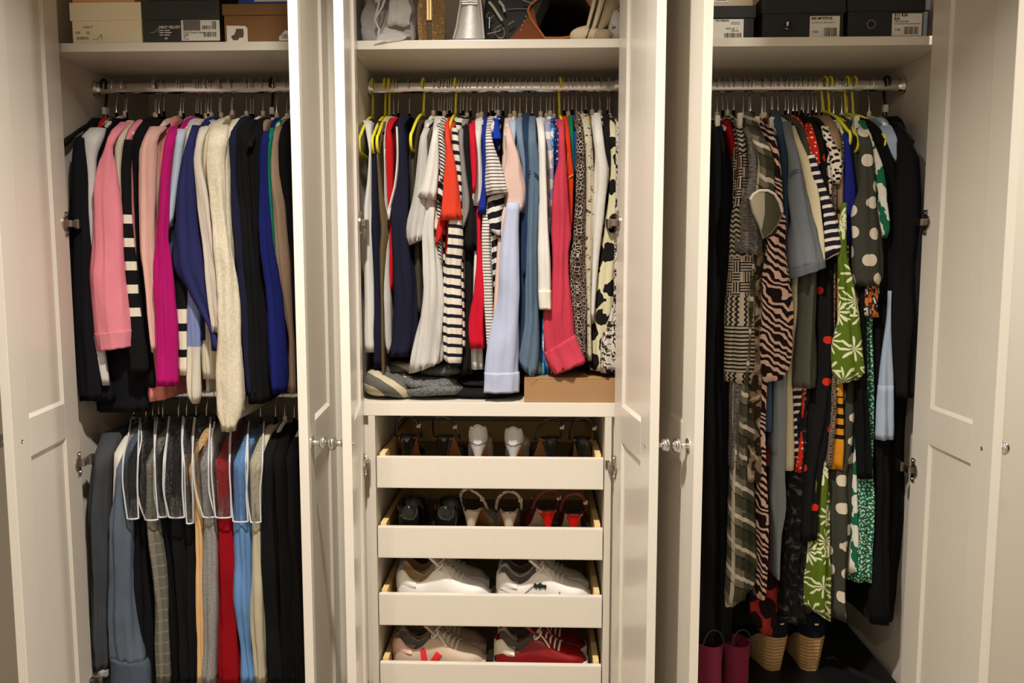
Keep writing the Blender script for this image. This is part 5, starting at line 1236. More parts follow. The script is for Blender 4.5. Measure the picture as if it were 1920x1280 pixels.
def wedge(label, loc, rz):
    o = empty('wedge_espadrille', loc, label, 'shoe', 'navy wedge espadrilles', rz=math.radians(rz))
    mp = lambda s, a, z: (a, s, z); H = .108
    wid = [(0, .018), (.008, .030), (.03, .038), (.10, .036), (.16, .045), (.21, .038), (.235, .010)]
    zt = lambda y: .022 + (H - .022) * (1 - (lambda t: t * t * (3 - 2 * t))(min(max((y - .03) / .15, 0), 1)))
    # jute wedge as a stack of braided courses
    nc = 9
    for k in range(nc):
        f0, f1 = k / nc, (k + .92) / nc; r = []
        for y in np.linspace(0, .228, 18):
            w, = interp(wid, y); top = zt(y); lean = .020 * (1 - f0) * max(0, 1 - y / .10); tp = .72 + .28 * f0
            z0, z1 = top * f0, top * f1; w2 = w * tp
            r.append([(-w2 * .97, y + lean, z0), (-w2 * 1.02, y + lean, (z0 + z1) / 2), (-w2 * .97, y + lean, z1), (w2 * .97, y + lean, z1), (w2 * 1.02, y + lean, (z0 + z1) / 2), (w2 * .97, y + lean, z0)])
        ring_loft('jute_braid', r, JUTE, o)
    st = []
    hgt = [(0, .062), (.01, .070), (.05, .060), (.10, .034), (.14, .046), (.19, .034), (.232, .012)]
    for y in list(np.linspace(-.001, .03, 6)) + list(np.linspace(.045, .232, 16)):
        w, = interp(wid, max(y, 0)); h, = interp(hgt, max(y, 0)); f = min(max((y - .12) / .02, 0), 1)
        st.append((y, zt(max(y, 0)), w * .97, h, f, 0))
    ring_loft('upper', shoe_shell(st, mp), NAVCAN, o)
    MB().box((-.004, -.0045, H + .040), (.006, -.001, H + .044)).build('heel_tag', WHITEP, o, label='tiny white flag tag')
    return o
x1, y1 = at_z(1458, 1263, bz); x2, y2 = at_z(1526, 1264, bz)
wedge('left navy espadrille with jute wedge, beside the red blotched hem', (x1 + .006, y1, bz), 16)
wedge('right navy espadrille with jute wedge under the green palm hem', (x2, y2, bz), 2)
PINKS = plain('plum_pink_suede', (104, 24, 50), .95, nscale=200, var=.15, e=.8)
def boot(label, loc, rz):
    o = empty('ankle_boot', loc, label, 'boot', 'plum suede ankle boots', rz=math.radians(rz))
    mp = lambda s, a, z: (a, s, z)
    n = 22; r = []
    prof = [(0.02, .030, .0, .10), (.05, .034, -.004, .12), (.08, .034, -.004, .10), (.12, .033, .0, .085), (.16, .036, .002, .086), (.19, .038, .002, .090)]
    for z, w, y0, dep in prof:
        r.append([(w * math.cos(2 * PI * j / n), y0 + dep / 2 + dep / 2 * math.sin(2 * PI * j / n), z) for j in range(n)])
    for z, k in ((.190, .90), (.17, .86), (.10, .8)):
        w, y0, dep = .038 * k, .002 + .09 * (1 - k) / 2, .09 * k
        r.append([(w * math.cos(2 * PI * j / n), y0 + dep / 2 + dep / 2 * math.sin(2 * PI * j / n), z) for j in range(n)])
    r = [[(x_, y_, z_ * .88) for x_, y_, z_ in q_] for q_ in r]
    ring_loft('shaft', r, PINKS, o)
    st = []
    for y in np.linspace(.03, .235, 14):
        w, = interp([(.03, .033), (.10, .034), (.16, .042), (.21, .034), (.235, .008)], y); h, = interp([(.03, .09), (.09, .09), (.13, .06), (.18, .045), (.235, .012)], y)
        st.append((y, .015, w, h, 1, 0))
    ring_loft('foot', shoe_shell(st, mp), PINKS, o)
    MB().box((-.03, .004, 0), (.03, .065, .022), .004).build('heel', BLKLE, o)
    MB().tube([(x, .004, .164 + .055 * math.sin(a)) for a, x in [(t, .030 * math.cos(t)) for t in np.linspace(0, PI, 14)]], .0022, 6).build('pull_loop', BLKLE, o, smooth=True)
    return o
fz = .0985
boot('left plum suede ankle boot with a pull loop', (at_z(1331, 1262, .17)[0], .045, fz), 4)
boot('right plum suede ankle boot leaning beside the black box', (at_z(1386, 1262, .17)[0] - .004, .05, fz), 8)
# low black storage bag in the left corner behind the boots
# ------------------------------------------------------------------ things on the mid shelf
def superell(name, c, size, mat, parent, p=3.5, wob=.006, seed=0, res=(26, 14), uvm=True, sag=0.0):
    v = []; f = []; uv = []; n, m = res
    for i in range(m + 1):
        ph = -PI / 2 + PI * i / m
        for j in range(n):
            th = 2 * PI * j / n
            def sp(a, q): return math.copysign(abs(a) ** q, a)
            x = size[0] / 2 * sp(math.cos(ph), 2 / p) * sp(math.cos(th), 2 / p); y = size[1] / 2 * sp(math.cos(ph), 2 / p) * sp(math.sin(th), 2 / p); z = size[2] / 2 * sp(math.sin(ph), 2 / 2.4)
            d = mnoise.noise(Vector((x * 14 + seed, y * 14, z * 14))) * wob + mnoise.noise(Vector((x * 40 + seed, y * 40, z * 40))) * wob * .35
            q = Vector((x, y, z)); q = q + (q.normalized() * d if q.length > 1e-6 else Vector())
            q.z += sag * math.sin(x * 16 + seed)
            v.append((c[0] + q.x, c[1] + q.y, c[2] + q.z)); uv.append((x + z * .3, y * .6 + z))
    for i in range(m):
        for j in range(n):
            k = (j + 1) % n; f.append((i * n + j, i * n + k, (i + 1) * n + k, (i + 1) * n + j))
    return mesh_obj(name, v, f, mat, parent, True, uv)
MSZ = .956
o = empty('blanket', (at(735, 720, .12)[0], .13, MSZ), 'grey and cream banded wool blanket folded at the left of the mid shelf', 'blanket')
BLK_W = fabric('banded_wool', 'stripes', (176, 164, 140), (88, 87, 80), per=.080, duty=.60, slant=.75, warp=.03, off=.01, bs=.9)
superell('fold', (-.004, .0, .036), (.142, .22, .074), BLK_W, o, 2.6, .016, 3, sag=.010)
superell('fold', (.034, .03, .078), (.15, .16, .036), BLK_W, o, 2.6, .012, 13, sag=.008)
o = empty('scarf', (at(812, 720, .1)[0], .10, MSZ), 'charcoal marl scarf rolled beside the banded blanket', 'scarf')
CHM = fabric('charcoal_marl_wool', 'heather', (112, 112, 110), (64, 64, 64), sc=160, bs=.8)
for k, (dx, dy, dz, a, b, c) in enumerate(((0, 0, .020, .168, .15, .040), (-.006, -.012, .046, .150, .11, .032), (.02, .03, .068, .12, .10, .028))):
    superell('fold', (dx, dy, dz), (a, b, c), CHM, o, 2.8, .010, 20 + k * 3, sag=.007)
o = empty('folded_sweater', (at(905, 735, .14)[0], .15, MSZ), 'black folded sweater lying flat behind the periwinkle cuff', 'sweater')
superell('fold', (0, 0, .015), (.19, .2, .030), BLKC, o, 3.4, .006, 31); superell('fold', (.01, .01, .038), (.16, .18, .02), BLKC, o, 3.2, .006, 35)

KRAFT = plain('brown_corrugated_card', (148, 114, 78), .8, nscale=30, var=.05)
KRAFTE = plain('cut_card_edge', (150, 108, 66), .9)
xa, zt_ = at(983, 708, .02); xb = at(1160, 708, .02)[0]
o = empty('cardboard_box', ((xa + xb) / 2, .02, MSZ), 'flat brown cardboard mailing box on the mid shelf', 'box')
hw = (xb - xa) / 2; hz = zt_ - MSZ
MB().box((-hw, 0, 0), (hw, .26, hz - .004), .0012).build('tray', KRAFT, o)
MB().box((-hw + .001, .001, hz - .0035), (hw - .001, .26, hz), .0012).build('lid', KRAFT, o)
MB().box((-hw, -.0012, .0012), (hw, 0, hz - .008)).build('front_flap', KRAFT, o)
MB().box((.05, -.0016, -.0), (.10, 0, .0022)).build('tab_slot', KRAFTE, o)
MB().prism([(-hw + .010, hz - .003), (-hw + .034, hz - .003), (-hw + .020, hz - .022)], -.0018, -.0010).build('torn_patch', KRAFTE, o)

# ------------------------------------------------------------------ boxes on the top shelf
def shoe_box(label, x0, x1, ylid, ytop, depth, mb, ml, Y=.035, lidx=3, base_z=SHZ, ybot=None, nolid=False):
    X0 = at(x0, 60, Y)[0]; X1 = at(x1, 60, Y)[0]; xm = (x0 + x1) / 2
    z1 = at(xm, ytop, Y)[1] if ytop is not None else None
    zl = at(xm, ylid, Y)[1] if ylid is not None else None
    o = empty('shoe_box', ((X0 + X1) / 2, Y, base_z), label, 'box', 'shoe boxes on the top shelves')
    hw = (X1 - X0) / 2; hz = z1 - base_z; hl = zl - base_z
    MB().box((-hw, 0, 0), (hw, depth, hz - .004), .0012).build('box_base', mb, o)
    l = MB().box((-hw - .0035, -.0035, hl), (hw + .0035, depth + .0035, hz), .0015).build('lid', ml, o)
    return o, hw, hl, hz
def lx(o, px, py=60, Y=.034): return at(px, py, Y)[0] - o.location.x
def lz(o, px, py, Y=.034): return at(px, py, Y)[1] - o.location.z
CARD_C = plain('cream_card', (208, 196, 168), .7, nscale=20, var=.02, e=.7); CARD_D = plain('charcoal_card', (47, 46, 44), .6, nscale=20, var=.04, e=.8)
CARD_B = plain('tan_brown_card', (118, 82, 44), .65, nscale=20, var=.04, e=.85); CARD_K = plain('black_card', (30, 30, 29), .55, e=.8)
CARD_O = plain('peach_orange_card', (224, 156, 106), .6, e=.75); CARD_BL = plain('blue_card', (26, 66, 150), .5, e=.8); CARD_P = plain('pale_beige_card', (190, 172, 146), .7, e=.75)

def icon_heel(o, x, z, s, mat, name='printed_icon'):
    m = MB(); m.tube([(x - s, -.0006, z + .05 * s), (x - .5 * s, -.0006, z), (x, -.0006, z + .05 * s), (x + .5 * s, -.0006, z + .6 * s), (x + .75 * s, -.0006, z + .95 * s), (x + .95 * s, -.0006, z + .9 * s), (x + .9 * s, -.0006, z + .5 * s), (x + .9 * s, -.0006, z)], .0011, 5, flat=.3)
    return m.build(name, mat, o)
o, hw, hl, hz = shoe_box('cream shoe box with a small printed heel, left end of the shelf', 136, 266, 39, 5, .30, CARD_C, CARD_C)
text('DEBUT', .0085, (lx(o, 156), -.0004, lz(o, 156, 53)), GREYINK, o)
for a, b, y in ((141, 150, 60), (141, 150, 62.5), (162, 168, 60), (161, 168, 63)):
    MB().box((lx(o, a), -.0005, lz(o, a, y + .6)), (lx(o, b), 0, lz(o, a, y - .6))).build('printed_line', GREYINK, o)
barcode(lx(o, 143), lx(o, 166), lz(o, 150, 74), lz(o, 150, 69), 0, GREYINK, o, 3)
icon_heel(o, lx(o, 182), lz(o, 182, 74), .013, INK)
o, hw, hl, hz = shoe_box('charcoal shoe box marked MINT VELVET with a grey label', 269, 411, 37.5, 1.5, .30, CARD_D, CARD_D)
icon_heel(o, lx(o, 290), lz(o, 290, 61), .012, WHITEINK)
text('MINT VELVET', .0095, (lx(o, 298), -.0004, lz(o, 298, 53.5)), WHITEINK, o, bold=.0002)
for y, ws in ((57, ((299, 306), (308, 318))), (61, ((299, 306.5), (308, 321))), (65.5, ((299, 306), (308, 318)))):
    for a, b in ws: MB().box((lx(o, a), -.0005, lz(o, a, y + .8)), (lx(o, b), 0, lz(o, a, y - .8))).build('printed_line', WHITEINK, o)
text('41', .009, (lx(o, 308), -.0004, lz(o, 308, 74)), WHITEINK, o, bold=.0002)
l = MB().box((lx(o, 340), -.0010, lz(o, 340, 76.5)), (lx(o, 412), 0, lz(o, 340, 37.8)), .0004).build('paper_label', PAPER, o, label='pale grey stock label with two barcodes')
MB().box((lx(o, 344), -.0014, lz(o, 344, 57.5)), (lx(o, 376), -.0009, lz(o, 344, 38.5))).build('printed_photo', GREYINK, l)
text('U.I.H Stone Suede', .0082, (lx(o, 344), -.0013, lz(o, 344, 63)), INK, l, sx=.92)
text('UK8', .0075, (lx(o, 344), -.0013, lz(o, 344, 67.3)), INK, l); text('41', .0075, (lx(o, 344), -.0013, lz(o, 344, 71.2)), INK, l)
text('0.195', .006, (lx(o, 344), -.0013, lz(o, 344, 75)), GREYINK, l)
barcode(lx(o, 380), lx(o, 396), lz(o, 380, 55), lz(o, 380, 48), -.0010, INK, l, 5); barcode(lx(o, 382), lx(o, 405), lz(o, 380, 69), lz(o, 380, 60), -.0010, INK, l, 6)
barcode(lx(o, 398), lx(o, 406), lz(o, 380, 55), lz(o, 380, 40), -.0010, INK, l, 7)
o, hw, hl, hz = shoe_box('tan brown boot box with a boot picture sticker', 421, 546, 28.5, 7.5, .34, CARD_B, CARD_B)
st = MB().prism([(lx(o, 425), lz(o, 425, 79)), (lx(o, 464), lz(o, 464, 79)), (lx(o, 464), lz(o, 464, 53)), (lx(o, 460), lz(o, 460, 48.5)), (lx(o, 425), lz(o, 425, 48))], -.0010, 0).build('paper_sticker', PAPER, o, label='white sticker with a brown ankle boot')
BOOTI = plain('brown_print', (92, 72, 60), .8)
MB().prism([(lx(o, x), lz(o, x, y)) for x, y in ((443, 54), (456, 54), (457, 62), (456, 70), (452, 71), (449, 70), (446, 75), (437, 75.5), (434, 71), (433, 68), (439, 65), (442, 59))], -.0014, -.0010).build('printed_boot', BOOTI, st)
MB().prism([(lx(o, 523), lz(o, 523, 76)), (lx(o, 544), lz(o, 544, 76)), (lx(o, 544), lz(o, 544, 57)), (lx(o, 534), lz(o, 534, 57)), (lx(o, 523), lz(o, 523, 69))], -.0010, 0).build('paper_sticker', PAPER, o)
barcode(lx(o, 527), lx(o, 540), lz(o, 527, 72), lz(o, 527, 64), -.0010, GREYINK, o, 8)
# second layer of boxes, only their lower edges show
def upper_box(label, x0, x1, ybot, mat, ytop=-60, Y=.05, dep=.30, gap=.0):
    X0 = at(x0, 5, Y)[0]; X1 = at(x1, 5, Y)[0]; z0 = at((x0 + x1) / 2, ybot, Y)[1]; z1 = at((x0 + x1) / 2, ytop, Y)[1]
    o = empty('shoe_box', ((X0 + X1) / 2, Y, z0), label, 'box', 'shoe boxes on the top shelves')
    hw = (X1 - X0) / 2; H = z1 - z0
    MB().box((-hw, 0, 0), (hw, dep, H * .72), .001).build('box_base', mat, o)
    MB().box((-hw - .003, -.003, H * .62), (hw + .003, dep + .003, H), .001).build('lid', mat, o)
    return o, z0
o, _ = upper_box('peach orange shoe box on top of the cream one', 136, 252, 4.2, CARD_O)
o, _ = upper_box('dark brown box stacked on the charcoal one', 280, 418, .2, plain('dark_brown_card', (70, 58, 44), .7, e=.8))
o, z0 = upper_box('bright blue shoe box on top of the tan brown one', 447, 541, 6.5, CARD_BL)
MB().box((lx(o, 477, 2, .05), -.0012, .0042), (lx(o, 539, 2, .05), 0, .03)).build('paper_label', PAPER, o)
o, hw, hl, hz = shoe_box('black shoe box with a size label, nearest the open left door', 1332, 1413, 34, 11.5, .30, CARD_K, CARD_K)
l = MB().box((lx(o, 1334), -.0010, lz(o, 1360, 72)), (lx(o, 1394), 0, lz(o, 1360, 36)), .0004).build('paper_label', PAPER, o)
text('TED PERKINS', .0058, (lx(o, 1341), -.0013, lz(o, 1341, 40.5)), INK, l, bold=.0001)
for a, b, y in ((1370, 1386, 42), (1370, 1387, 45)): MB().box((lx(o, a), -.0014, lz(o, a, y + .6)), (lx(o, b), -.0009, lz(o, a, y - .6))).build('printed_line', GREYINK, l)
text('SIZE UK  7', .0065, (lx(o, 1361), -.0013, lz(o, 1361, 55.5)), INK, l); text('EUR 40', .006, (lx(o, 1371), -.0013, lz(o, 1371, 59.5)), INK, l)
barcode(lx(o, 1358), lx(o, 1390), lz(o, 1360, 71), lz(o, 1360, 62), -.0010, INK, l, 9)
o, z0 = upper_box('pale beige box on the leftmost black box', 1330, 1411.5, 11, CARD_P)
MB().box((lx(o, 1336, 2, .05), -.0012, .008), (lx(o, 1366, 2, .05), 0, .03)).build('paper_label', PAPER, o); barcode(lx(o, 1343, 2, .05), lx(o, 1362, 2, .05), .0125, .020, -.0012, INK, o, 4)
def ring_hole(o, px, py, r, inner):
    m = MB(); x, z = lx(o, px), lz(o, px, py)
    m.tube([(x + r * math.cos(a), -.0008, z + r * math.sin(a)) for a in np.linspace(0, 2 * PI, 24)[:-1]], .0022, 8, closed=True)
    m.build('finger_hole_ring', plain('grey_eyelet', (86, 86, 82), .4) if inner else CARD_K, o, smooth=True)
    MB().lathe([(r, -.0002), (r, .0006)], (x, 0, z), (0, -1, 0), 24).build('finger_hole', BLKLIN, o)
o, hw, hl, hz = shoe_box('middle black shoe box labelled 405 MYSTICK', 1429, 1581, 25, -6, .32, CARD_K, CARD_K)
ring_hole(o, 1477, 47, .0125, False)
MB().prism([(lx(o, x), lz(o, x, y)) for x, y in ((1474, 42), (1478, 39.5), (1478.5, 46), (1475, 50))], -.0012, -.0008).build('tissue_paper', PAPER, o)
MB().prism([(lx(o, x), lz(o, x, y)) for x, y in ((1470, 54), (1473, 52.5), (1482, 56), (1477, 58))], -.0012, -.0008).build('tissue_paper', PAPER, o)
l = MB().box((lx(o, 1518), -.0010, lz(o, 1540, 70)), (lx(o, 1574), 0, lz(o, 1540, 30)), .0004).build('paper_label', PAPER, o, label='white label reading 405 MYSTICK, size 7/40')
text('405 MYSTICK', .0092, (lx(o, 1520.5), -.0013, lz(o, 1520, 37)), INK, l, bold=.0003)
text('GOLD/MTLC BROCHETTE', .0052, (lx(o, 1520.5), -.0013, lz(o, 1520, 44)), GREYINK, l)
text('7/40', .0082, (lx(o, 1523), -.0013, lz(o, 1523, 62)), INK, l); barcode(lx(o, 1545), lx(o, 1569), lz(o, 1540, 68), lz(o, 1540, 52), -.0010, INK, l, 11)
o, hw, hl, hz = shoe_box('right black shoe box labelled 511 KIA with a grey eyelet', 1589, 1738, 21, -8, .32, CARD_K, CARD_K)
ring_hole(o, 1633, 45.5, .0100, True)
l = MB().box((lx(o, 1672), -.0010, lz(o, 1700, 67)), (lx(o, 1728), 0, lz(o, 1700, 25)), .0004).build('paper_label', PAPER, o, label='white label reading 511 KIA, size 7/40')
text('511 KIA', .0100, (lx(o, 1675.5), -.0013, lz(o, 1675, 31)), INK, l, bold=.0003); text('KIA', .0092, (lx(o, 1675.5), -.0013, lz(o, 1675, 37.5)), INK, l, bold=.0003)
text('TAN LEATHER', .0056, (lx(o, 1675.5), -.0013, lz(o, 1675, 42)), INK, l)
MB().box((lx(o, 1675.5), -.0014, lz(o, 1675, 45.5)), (lx(o, 1725), -.0009, lz(o, 1675, 44.3))).build('printed_line', GREYINK, l)
text('7/40', .0088, (lx(o, 1676.5), -.0013, lz(o, 1676, 58)), INK, l); barcode(lx(o, 1695), lx(o, 1722), lz(o, 1700, 64), lz(o, 1700, 50), -.0010, INK, l, 12)

# ------------------------------------------------------------------ bags on the middle top shelf
def mat_tulle(key, c, tr_):
    nb = NB(key); nb.obj(); nz = nb.noise(nb.vec, 60.0, 3)
    d = nb.n('ShaderNodeBsdfDiffuse', {'Color': (*alb(c), 1)}); t = nb.n('ShaderNodeBsdfTranslucent', {'Color': (*alb(c), 1)}); tp = nb.n('ShaderNodeBsdfTransparent', {})
    a = nb.n('ShaderNodeMixShader', {0: .35, 1: d.outputs[0], 2: t.outputs[0]})
    b = nb.n('ShaderNodeMixShader', {0: nb.math('ADD', tr_ - .15, nb.math('MULTIPLY', nz, .3)), 1: a.outputs[0], 2: tp.outputs[0]})
    nb.t.links.new(b.outputs[0], nb.out.inputs[0]); return nb.m
TUL = mat_tulle('white_organza', (206, 202, 200), .45); TUL2 = mat_tulle('white_organza_dense', (210, 206, 202), .14)
def crumple(name, pts, mat, parent, seed, amp=.012, nu=18, nv=14, sc=30):
    """a soft sheet spanned by four corner points, crumpled"""
    a, b, c, d = [Vector(p) for p in pts]; v = []; f = []; uv = []
    nrm = (b - a).cross(d - a).normalized()
    for i in range(nv + 1):
        for j in range(nu + 1):
            s, t = j / nu, i / nv; p = (a * (1 - s) + b * s) * (1 - t) + (d * (1 - s) + c * s) * t
            q = p * sc + Vector((seed * 3.1, seed, 0))
            k = mnoise.noise(q) + .5 * mnoise.noise(q * 2.1)
            p = p + nrm * (k * amp) + Vector((mnoise.noise(q + Vector((9, 0, 0))), 0, mnoise.noise(q + Vector((0, 9, 0))))) * amp * .5
            v.append(p); uv.append((s * .2, t * .2))
    for i in range(nv):
        for j in range(nu):
            k = i * (nu + 1) + j; f.append((k, k + 1, k + nu + 2, k + nu + 1))
    o = mesh_obj(name, v, f, mat, parent, True, uv)
    md = o.modifiers.new('thickness', 'SOLIDIFY'); md.thickness = .0008
    return o
xl_ = at(676, 40, .06)[0]; xr_ = at(778, 40, .06)[0]
o = empty('organza_bag', ((xl_ + xr_) / 2, .06, SHZ), 'crumpled white organza dust bag drooping over the shelf edge', 'bag')
w = (xr_ - xl_) / 2
DKG = plain('dark_grey_bag_inside', (84, 82, 82), .9)
superell('wrapped_bag', (-.012, .13, .085), (.13, .16, .16), DKG, o, 3.0, .008, 50)
for k, (y, s_) in enumerate(((.0, 1), (.018, 2), (.035, 4))):
    crumple('organza_layer', [(-w + .004 * k, y + .01, .004), (w - .004, y + .012, .004), (w - .012, y + .04, .20), (-w + .004, y + .05, .20)], TUL, o, 3 + s_, .016)
crumple('fold_of_organza', [(.0, -.004, .045), (w - .012, .002, .05), (w - .016, .02, .19), (.008, .02, .19)], TUL2, o, 9, .012, sc=40)
crumple('fold_of_organza', [(-.030, -.006, .105), (.014, -.004, .12), (.012, .012, .20), (-.045, .012, .20)], TUL2, o, 13, .006, sc=30)
crumple('drooping_flap', [(-.030, -.045, -.010), (.052, -.042, .001), (.060, .006, .030), (-.006, .0, .045)], TUL2, o, 17, .007, sc=34)
for pts in ([(-.045, -.006, .19), (-.02, -.012, .10), (-.032, -.014, .06), (-.020, -.016, .035), (-.022, -.03, .004)], [(.010, -.01, .15), (-.012, -.014, .09), (-.03, -.015, .062)]):
    MB().tube(pts, .0028, 8, flat=.5).build('drawstring', TUL2, o, smooth=True)
# beaded gold clutch
xg0, xg1 = at(780, 40, .06)[0], at(833, 40, .06)[0]
GOLD = plain('antique_gold_metal', (222, 186, 130), .32, .55, .6, e=1.0); GOLDD = plain('dark_gold_satin', (74, 56, 34), .5, .2)
o = empty('beaded_clutch', ((xg0 + xg1) / 2, .10, SHZ), 'gold beaded clutch bag standing on its end', 'bag')
hw = (xg1 - xg0) / 2; gh = .135
def gw(z):
    t = z / gh
    return hw * (.84 + .18 * math.sin(min(t, 1) * PI * .8 + .25)) * (1 if t < .62 else max(.3, math.sqrt(max(0, 1 - ((t - .62) / .52) ** 2))))
r = []; n = 28
for z in np.linspace(0.0, gh * 1.08, 20):
    a = gw(z) * .96; b = .055 * (gw(z) / hw) ** .5
    r.append([(math.copysign(abs(math.cos(q)) ** .8, math.cos(q)) * a, math.copysign(abs(math.sin(q)) ** .8, math.sin(q)) * b, z) for q in [2 * PI * j / n for j in range(n)]])
ring_loft('clutch_body', r, GOLDD, o)
bm = bmesh.new(); rr = random.Random(4); bmat = Matrix
for zi in range(34):
    z = .003 + zi * .0040
    a = gw(z) * .96; b = .055 * (gw(z) / hw) ** .5
    nb_ = 26
    for j in range(nb_):
        q = PI + PI * (j + .5) / nb_ + rr.uniform(-.012, .012)
        x = math.copysign(abs(math.cos(q)) ** .8, math.cos(q)) * a; y = math.copysign(abs(math.sin(q)) ** .8, math.sin(q)) * b
        if abs(x) < .007 and z < gh * .86: continue
        s_ = .0016 if rr.random() < .93 else .0024
        bmesh.ops.create_icosphere(bm, subdivisions=1, radius=s_, matrix=Matrix.Translation((x, y - .0006, z)))
me = bpy.data.meshes.new('beadwork'); bm.to_mesh(me); bm.free(); me.materials.append(GOLD)
q = bpy.data.objects.new('beadwork', me); COL.objects.link(q); q.parent = o; tag(q, kind='stuff')
for s in (-1, 1): MB().box((s * .0004, -.0595, .055), (s * .0065, -.053, .115), .0012).build('clasp_bar', GOLD, o)
MB().box((-.009, -.061, .112), (.009, -.050, .119), .0015).build('clasp_top', GOLD, o)
# silver bag
SILV = plain('silver_metallic_leather', (190, 186, 182), .38, .55, .5, nscale=160, var=.05, bs=.25); SILV2 = plain('silver_piping', (214, 210, 205), .3, .6)
o = empty('handbag', (at(879, 60, .05)[0], .05, SHZ), 'silver leather handbag with piped edges, seen end on', 'bag')
z_ = lambda y: at(879, y, .05)[1] - SHZ
xx = lambda px, py=40: at(px, py, .05)[0] - o.location.x
prof = [(73, 851, 907), (50, 857, 905), (25, 861, 903), (8, 864, 901), (-15, 866, 899)]
r = []
for py, a, b in prof:
    x0, x1 = xx(a, py), xx(b, py); z = max(z_(py), 0)
    r.append([(x0, .004, z), (x0 + .006, .0, z), ((x0 + x1) / 2, -.004, z), (x1 - .006, 0, z), (x1, .004, z), (x1 + .004, .10, z), (x1, .21, z), (x0, .21, z), (x0 - .004, .10, z)])
ring_loft('body', r, SILV, o)
for k in (1, 2):
    pts = [(xx(p[k], p[0]) + (.001 if k == 2 else -.001), -.002, max(z_(p[0]), .002)) for p in prof]
    MB().tube(pts, .0026, 8).build('piping', SILV2, o, smooth=True)
for py in (4.5, 8.5): MB().box((xx(866), -.0075, z_(py + 1.3)), (xx(896), -.002, z_(py - 1.3)), .0008).build('strap_loop', SILV, o)
MB().box((xx(877), -.009, z_(4)), (xx(888), -.004, z_(-14)), .001).build('side_strap', SILV, o)
# black bag with straps
o = empty('handbag', (at(955, 60, .06)[0], .06, SHZ), 'black leather bag with pale striped strap and hanging ring', 'bag')
z2 = lambda y, Y=.055: at(955, y, Y)[1] - SHZ
x2_ = lambda px, py=40, Y=.055: at(px, py, Y)[0] - o.location.x
r = []
for py, a, b in ((73, 906, 1000), (50, 906, 1010), (25, 906, 1020), (5, 908, 1030), (-20, 912, 1030)):
    x0, x1 = x2_(a, py), x2_(b, py); z = max(z2(py), 0)
    r.append([(x0, .012, z), (x0 + .02, .0, z), ((x0 + x1) / 2, .006, z), (x1 - .02, .004, z), (x1, .02, z), (x1, .18, z), (x0, .18, z)])
ring_loft('body', r, plain('black_grained_leather', (15, 15, 16), .6, e=1.0), o)
STRAPG = plain('pale_sage_webbing', (150, 152, 130), .8)
for pts in ([(917, 4), (925, 14), (934, 28), (942, 40)], [(936, 3), (943, 12), (947, 24)], [(953, 48), (964, 41)], [(980, 2), (1000, 9)]):
    MB().tube([(x2_(a, b), -.012, z2(b)) for a, b in pts], .0034, 8, flat=.35).build('striped_strap', STRAPG, o, smooth=True)
for pts, rad in (([(918, 25), (913, 29), (913, 34), (918, 36), (923, 34), (926, 30)], .0012), ([(941, 48), (930, 54), (927, 59), (930, 66), (934, 72), (941, 73), (946, 69), (946, 60), (943, 52)], .0014), ([(914, 65), (924, 63), (936, 60), (940, 56)], .0016)):
    MB().tube([(x2_(a, b), -.014, max(z2(b), .002)) for a, b in pts], rad, 8).build('metal_ring', STEEL, o, smooth=True)
MB().tube([(x2_(918.5, 34), -.015, z2(34)), (x2_(918, 55), -.015, z2(55))], .0018, 8).build('zip_pull', CHROME, o, smooth=True)
MB().tube([(x2_(950, 17), -.001, z2(17)), (x2_(968, 15), 0.0, z2(15)), (x2_(990, 16), 0, z2(16))], .0012, 6).build('zip', STEEL, o, smooth=True)
# brown leather tote lying open
BRN = plain('tan_brown_leather', (112, 58, 20), .6, spec=.2, nscale=50, var=.12, e=.9); BRNI = plain('dark_brown_suede_inside', (46, 28, 20), .95, e=.9)
o = empty('tote_bag', (at(1030, 60, .07)[0], .07, SHZ), 'brown leather tote lying on its side with a dark open mouth', 'bag')
x3 = lambda px, py, Y: at(px, py, Y)[0] - o.location.x
z3 = lambda px, py, Y: at(px, py, Y)[1] - SHZ
rim = [(1021, 73), (1008, 55), (996, 38), (990, 22), (994, 12), (1004, 3), (1022, -8), (1060, -14), (1096, -4), (1110, 16), (1108, 40), (1096, 58), (1080, 70), (1050, 73.5)]
def rimpt(k, Y, sc_=1.0, cx=1052, cy=36):
    a, b = rim[k]; a = cx + (a - cx) * sc_; b = cy + (b - cy) * sc_; b = min(b, 73.6)
    return (x3(a, b, .07), Y, max(z3(a, b, .07), .001))
N_ = len(rim)
outer = [[rimpt(k, 0.0) for k in range(N_)], [rimpt(k, .05, 1.05) for k in range(N_)], [rimpt(k, .14, 1.08) for k in range(N_)], [rimpt(k, .22, .95) for k in range(N_)], [rimpt(k, .27, .55) for k in range(N_)]]
MB().rings(outer, close_ends=False).add([outer[-1][k] for k in range(N_)], [tuple(range(N_))]).build('outside', BRN, o, smooth=True)
inner = [[rimpt(k, 0.0) for k in range(N_)], [rimpt(k, .004, .965) for k in range(N_)], [rimpt(k, .10, .98) for k in range(N_)], [rimpt(k, .21, .9) for k in range(N_)], [rimpt(k, .255, .5) for k in range(N_)]]
MB().rings(inner, close_ends=False).add([inner[-1][k] for k in range(N_)], [tuple(range(N_))]).build('inside', BRNI, o, smooth=True)
pl = [(952, 73.6), (962, 63), (975, 48), (988, 30), (996, 14), (1001, 10), (1004, 30), (1010, 52), (1024, 73.6)]
MB().prism([(x3(a, b, .05), max(z3(a, b, .05), .0008)) for a, b in pl], -.008, .03).build('side_gusset', BRN, o)
MB().tube([rimpt(k, -.010) for k in range(N_)], .0034, 8, closed=True).build('rolled_edge', plain('lighter_tan_edge', (156, 92, 50), .45, e=.8), o, smooth=True)
st_ = MB()
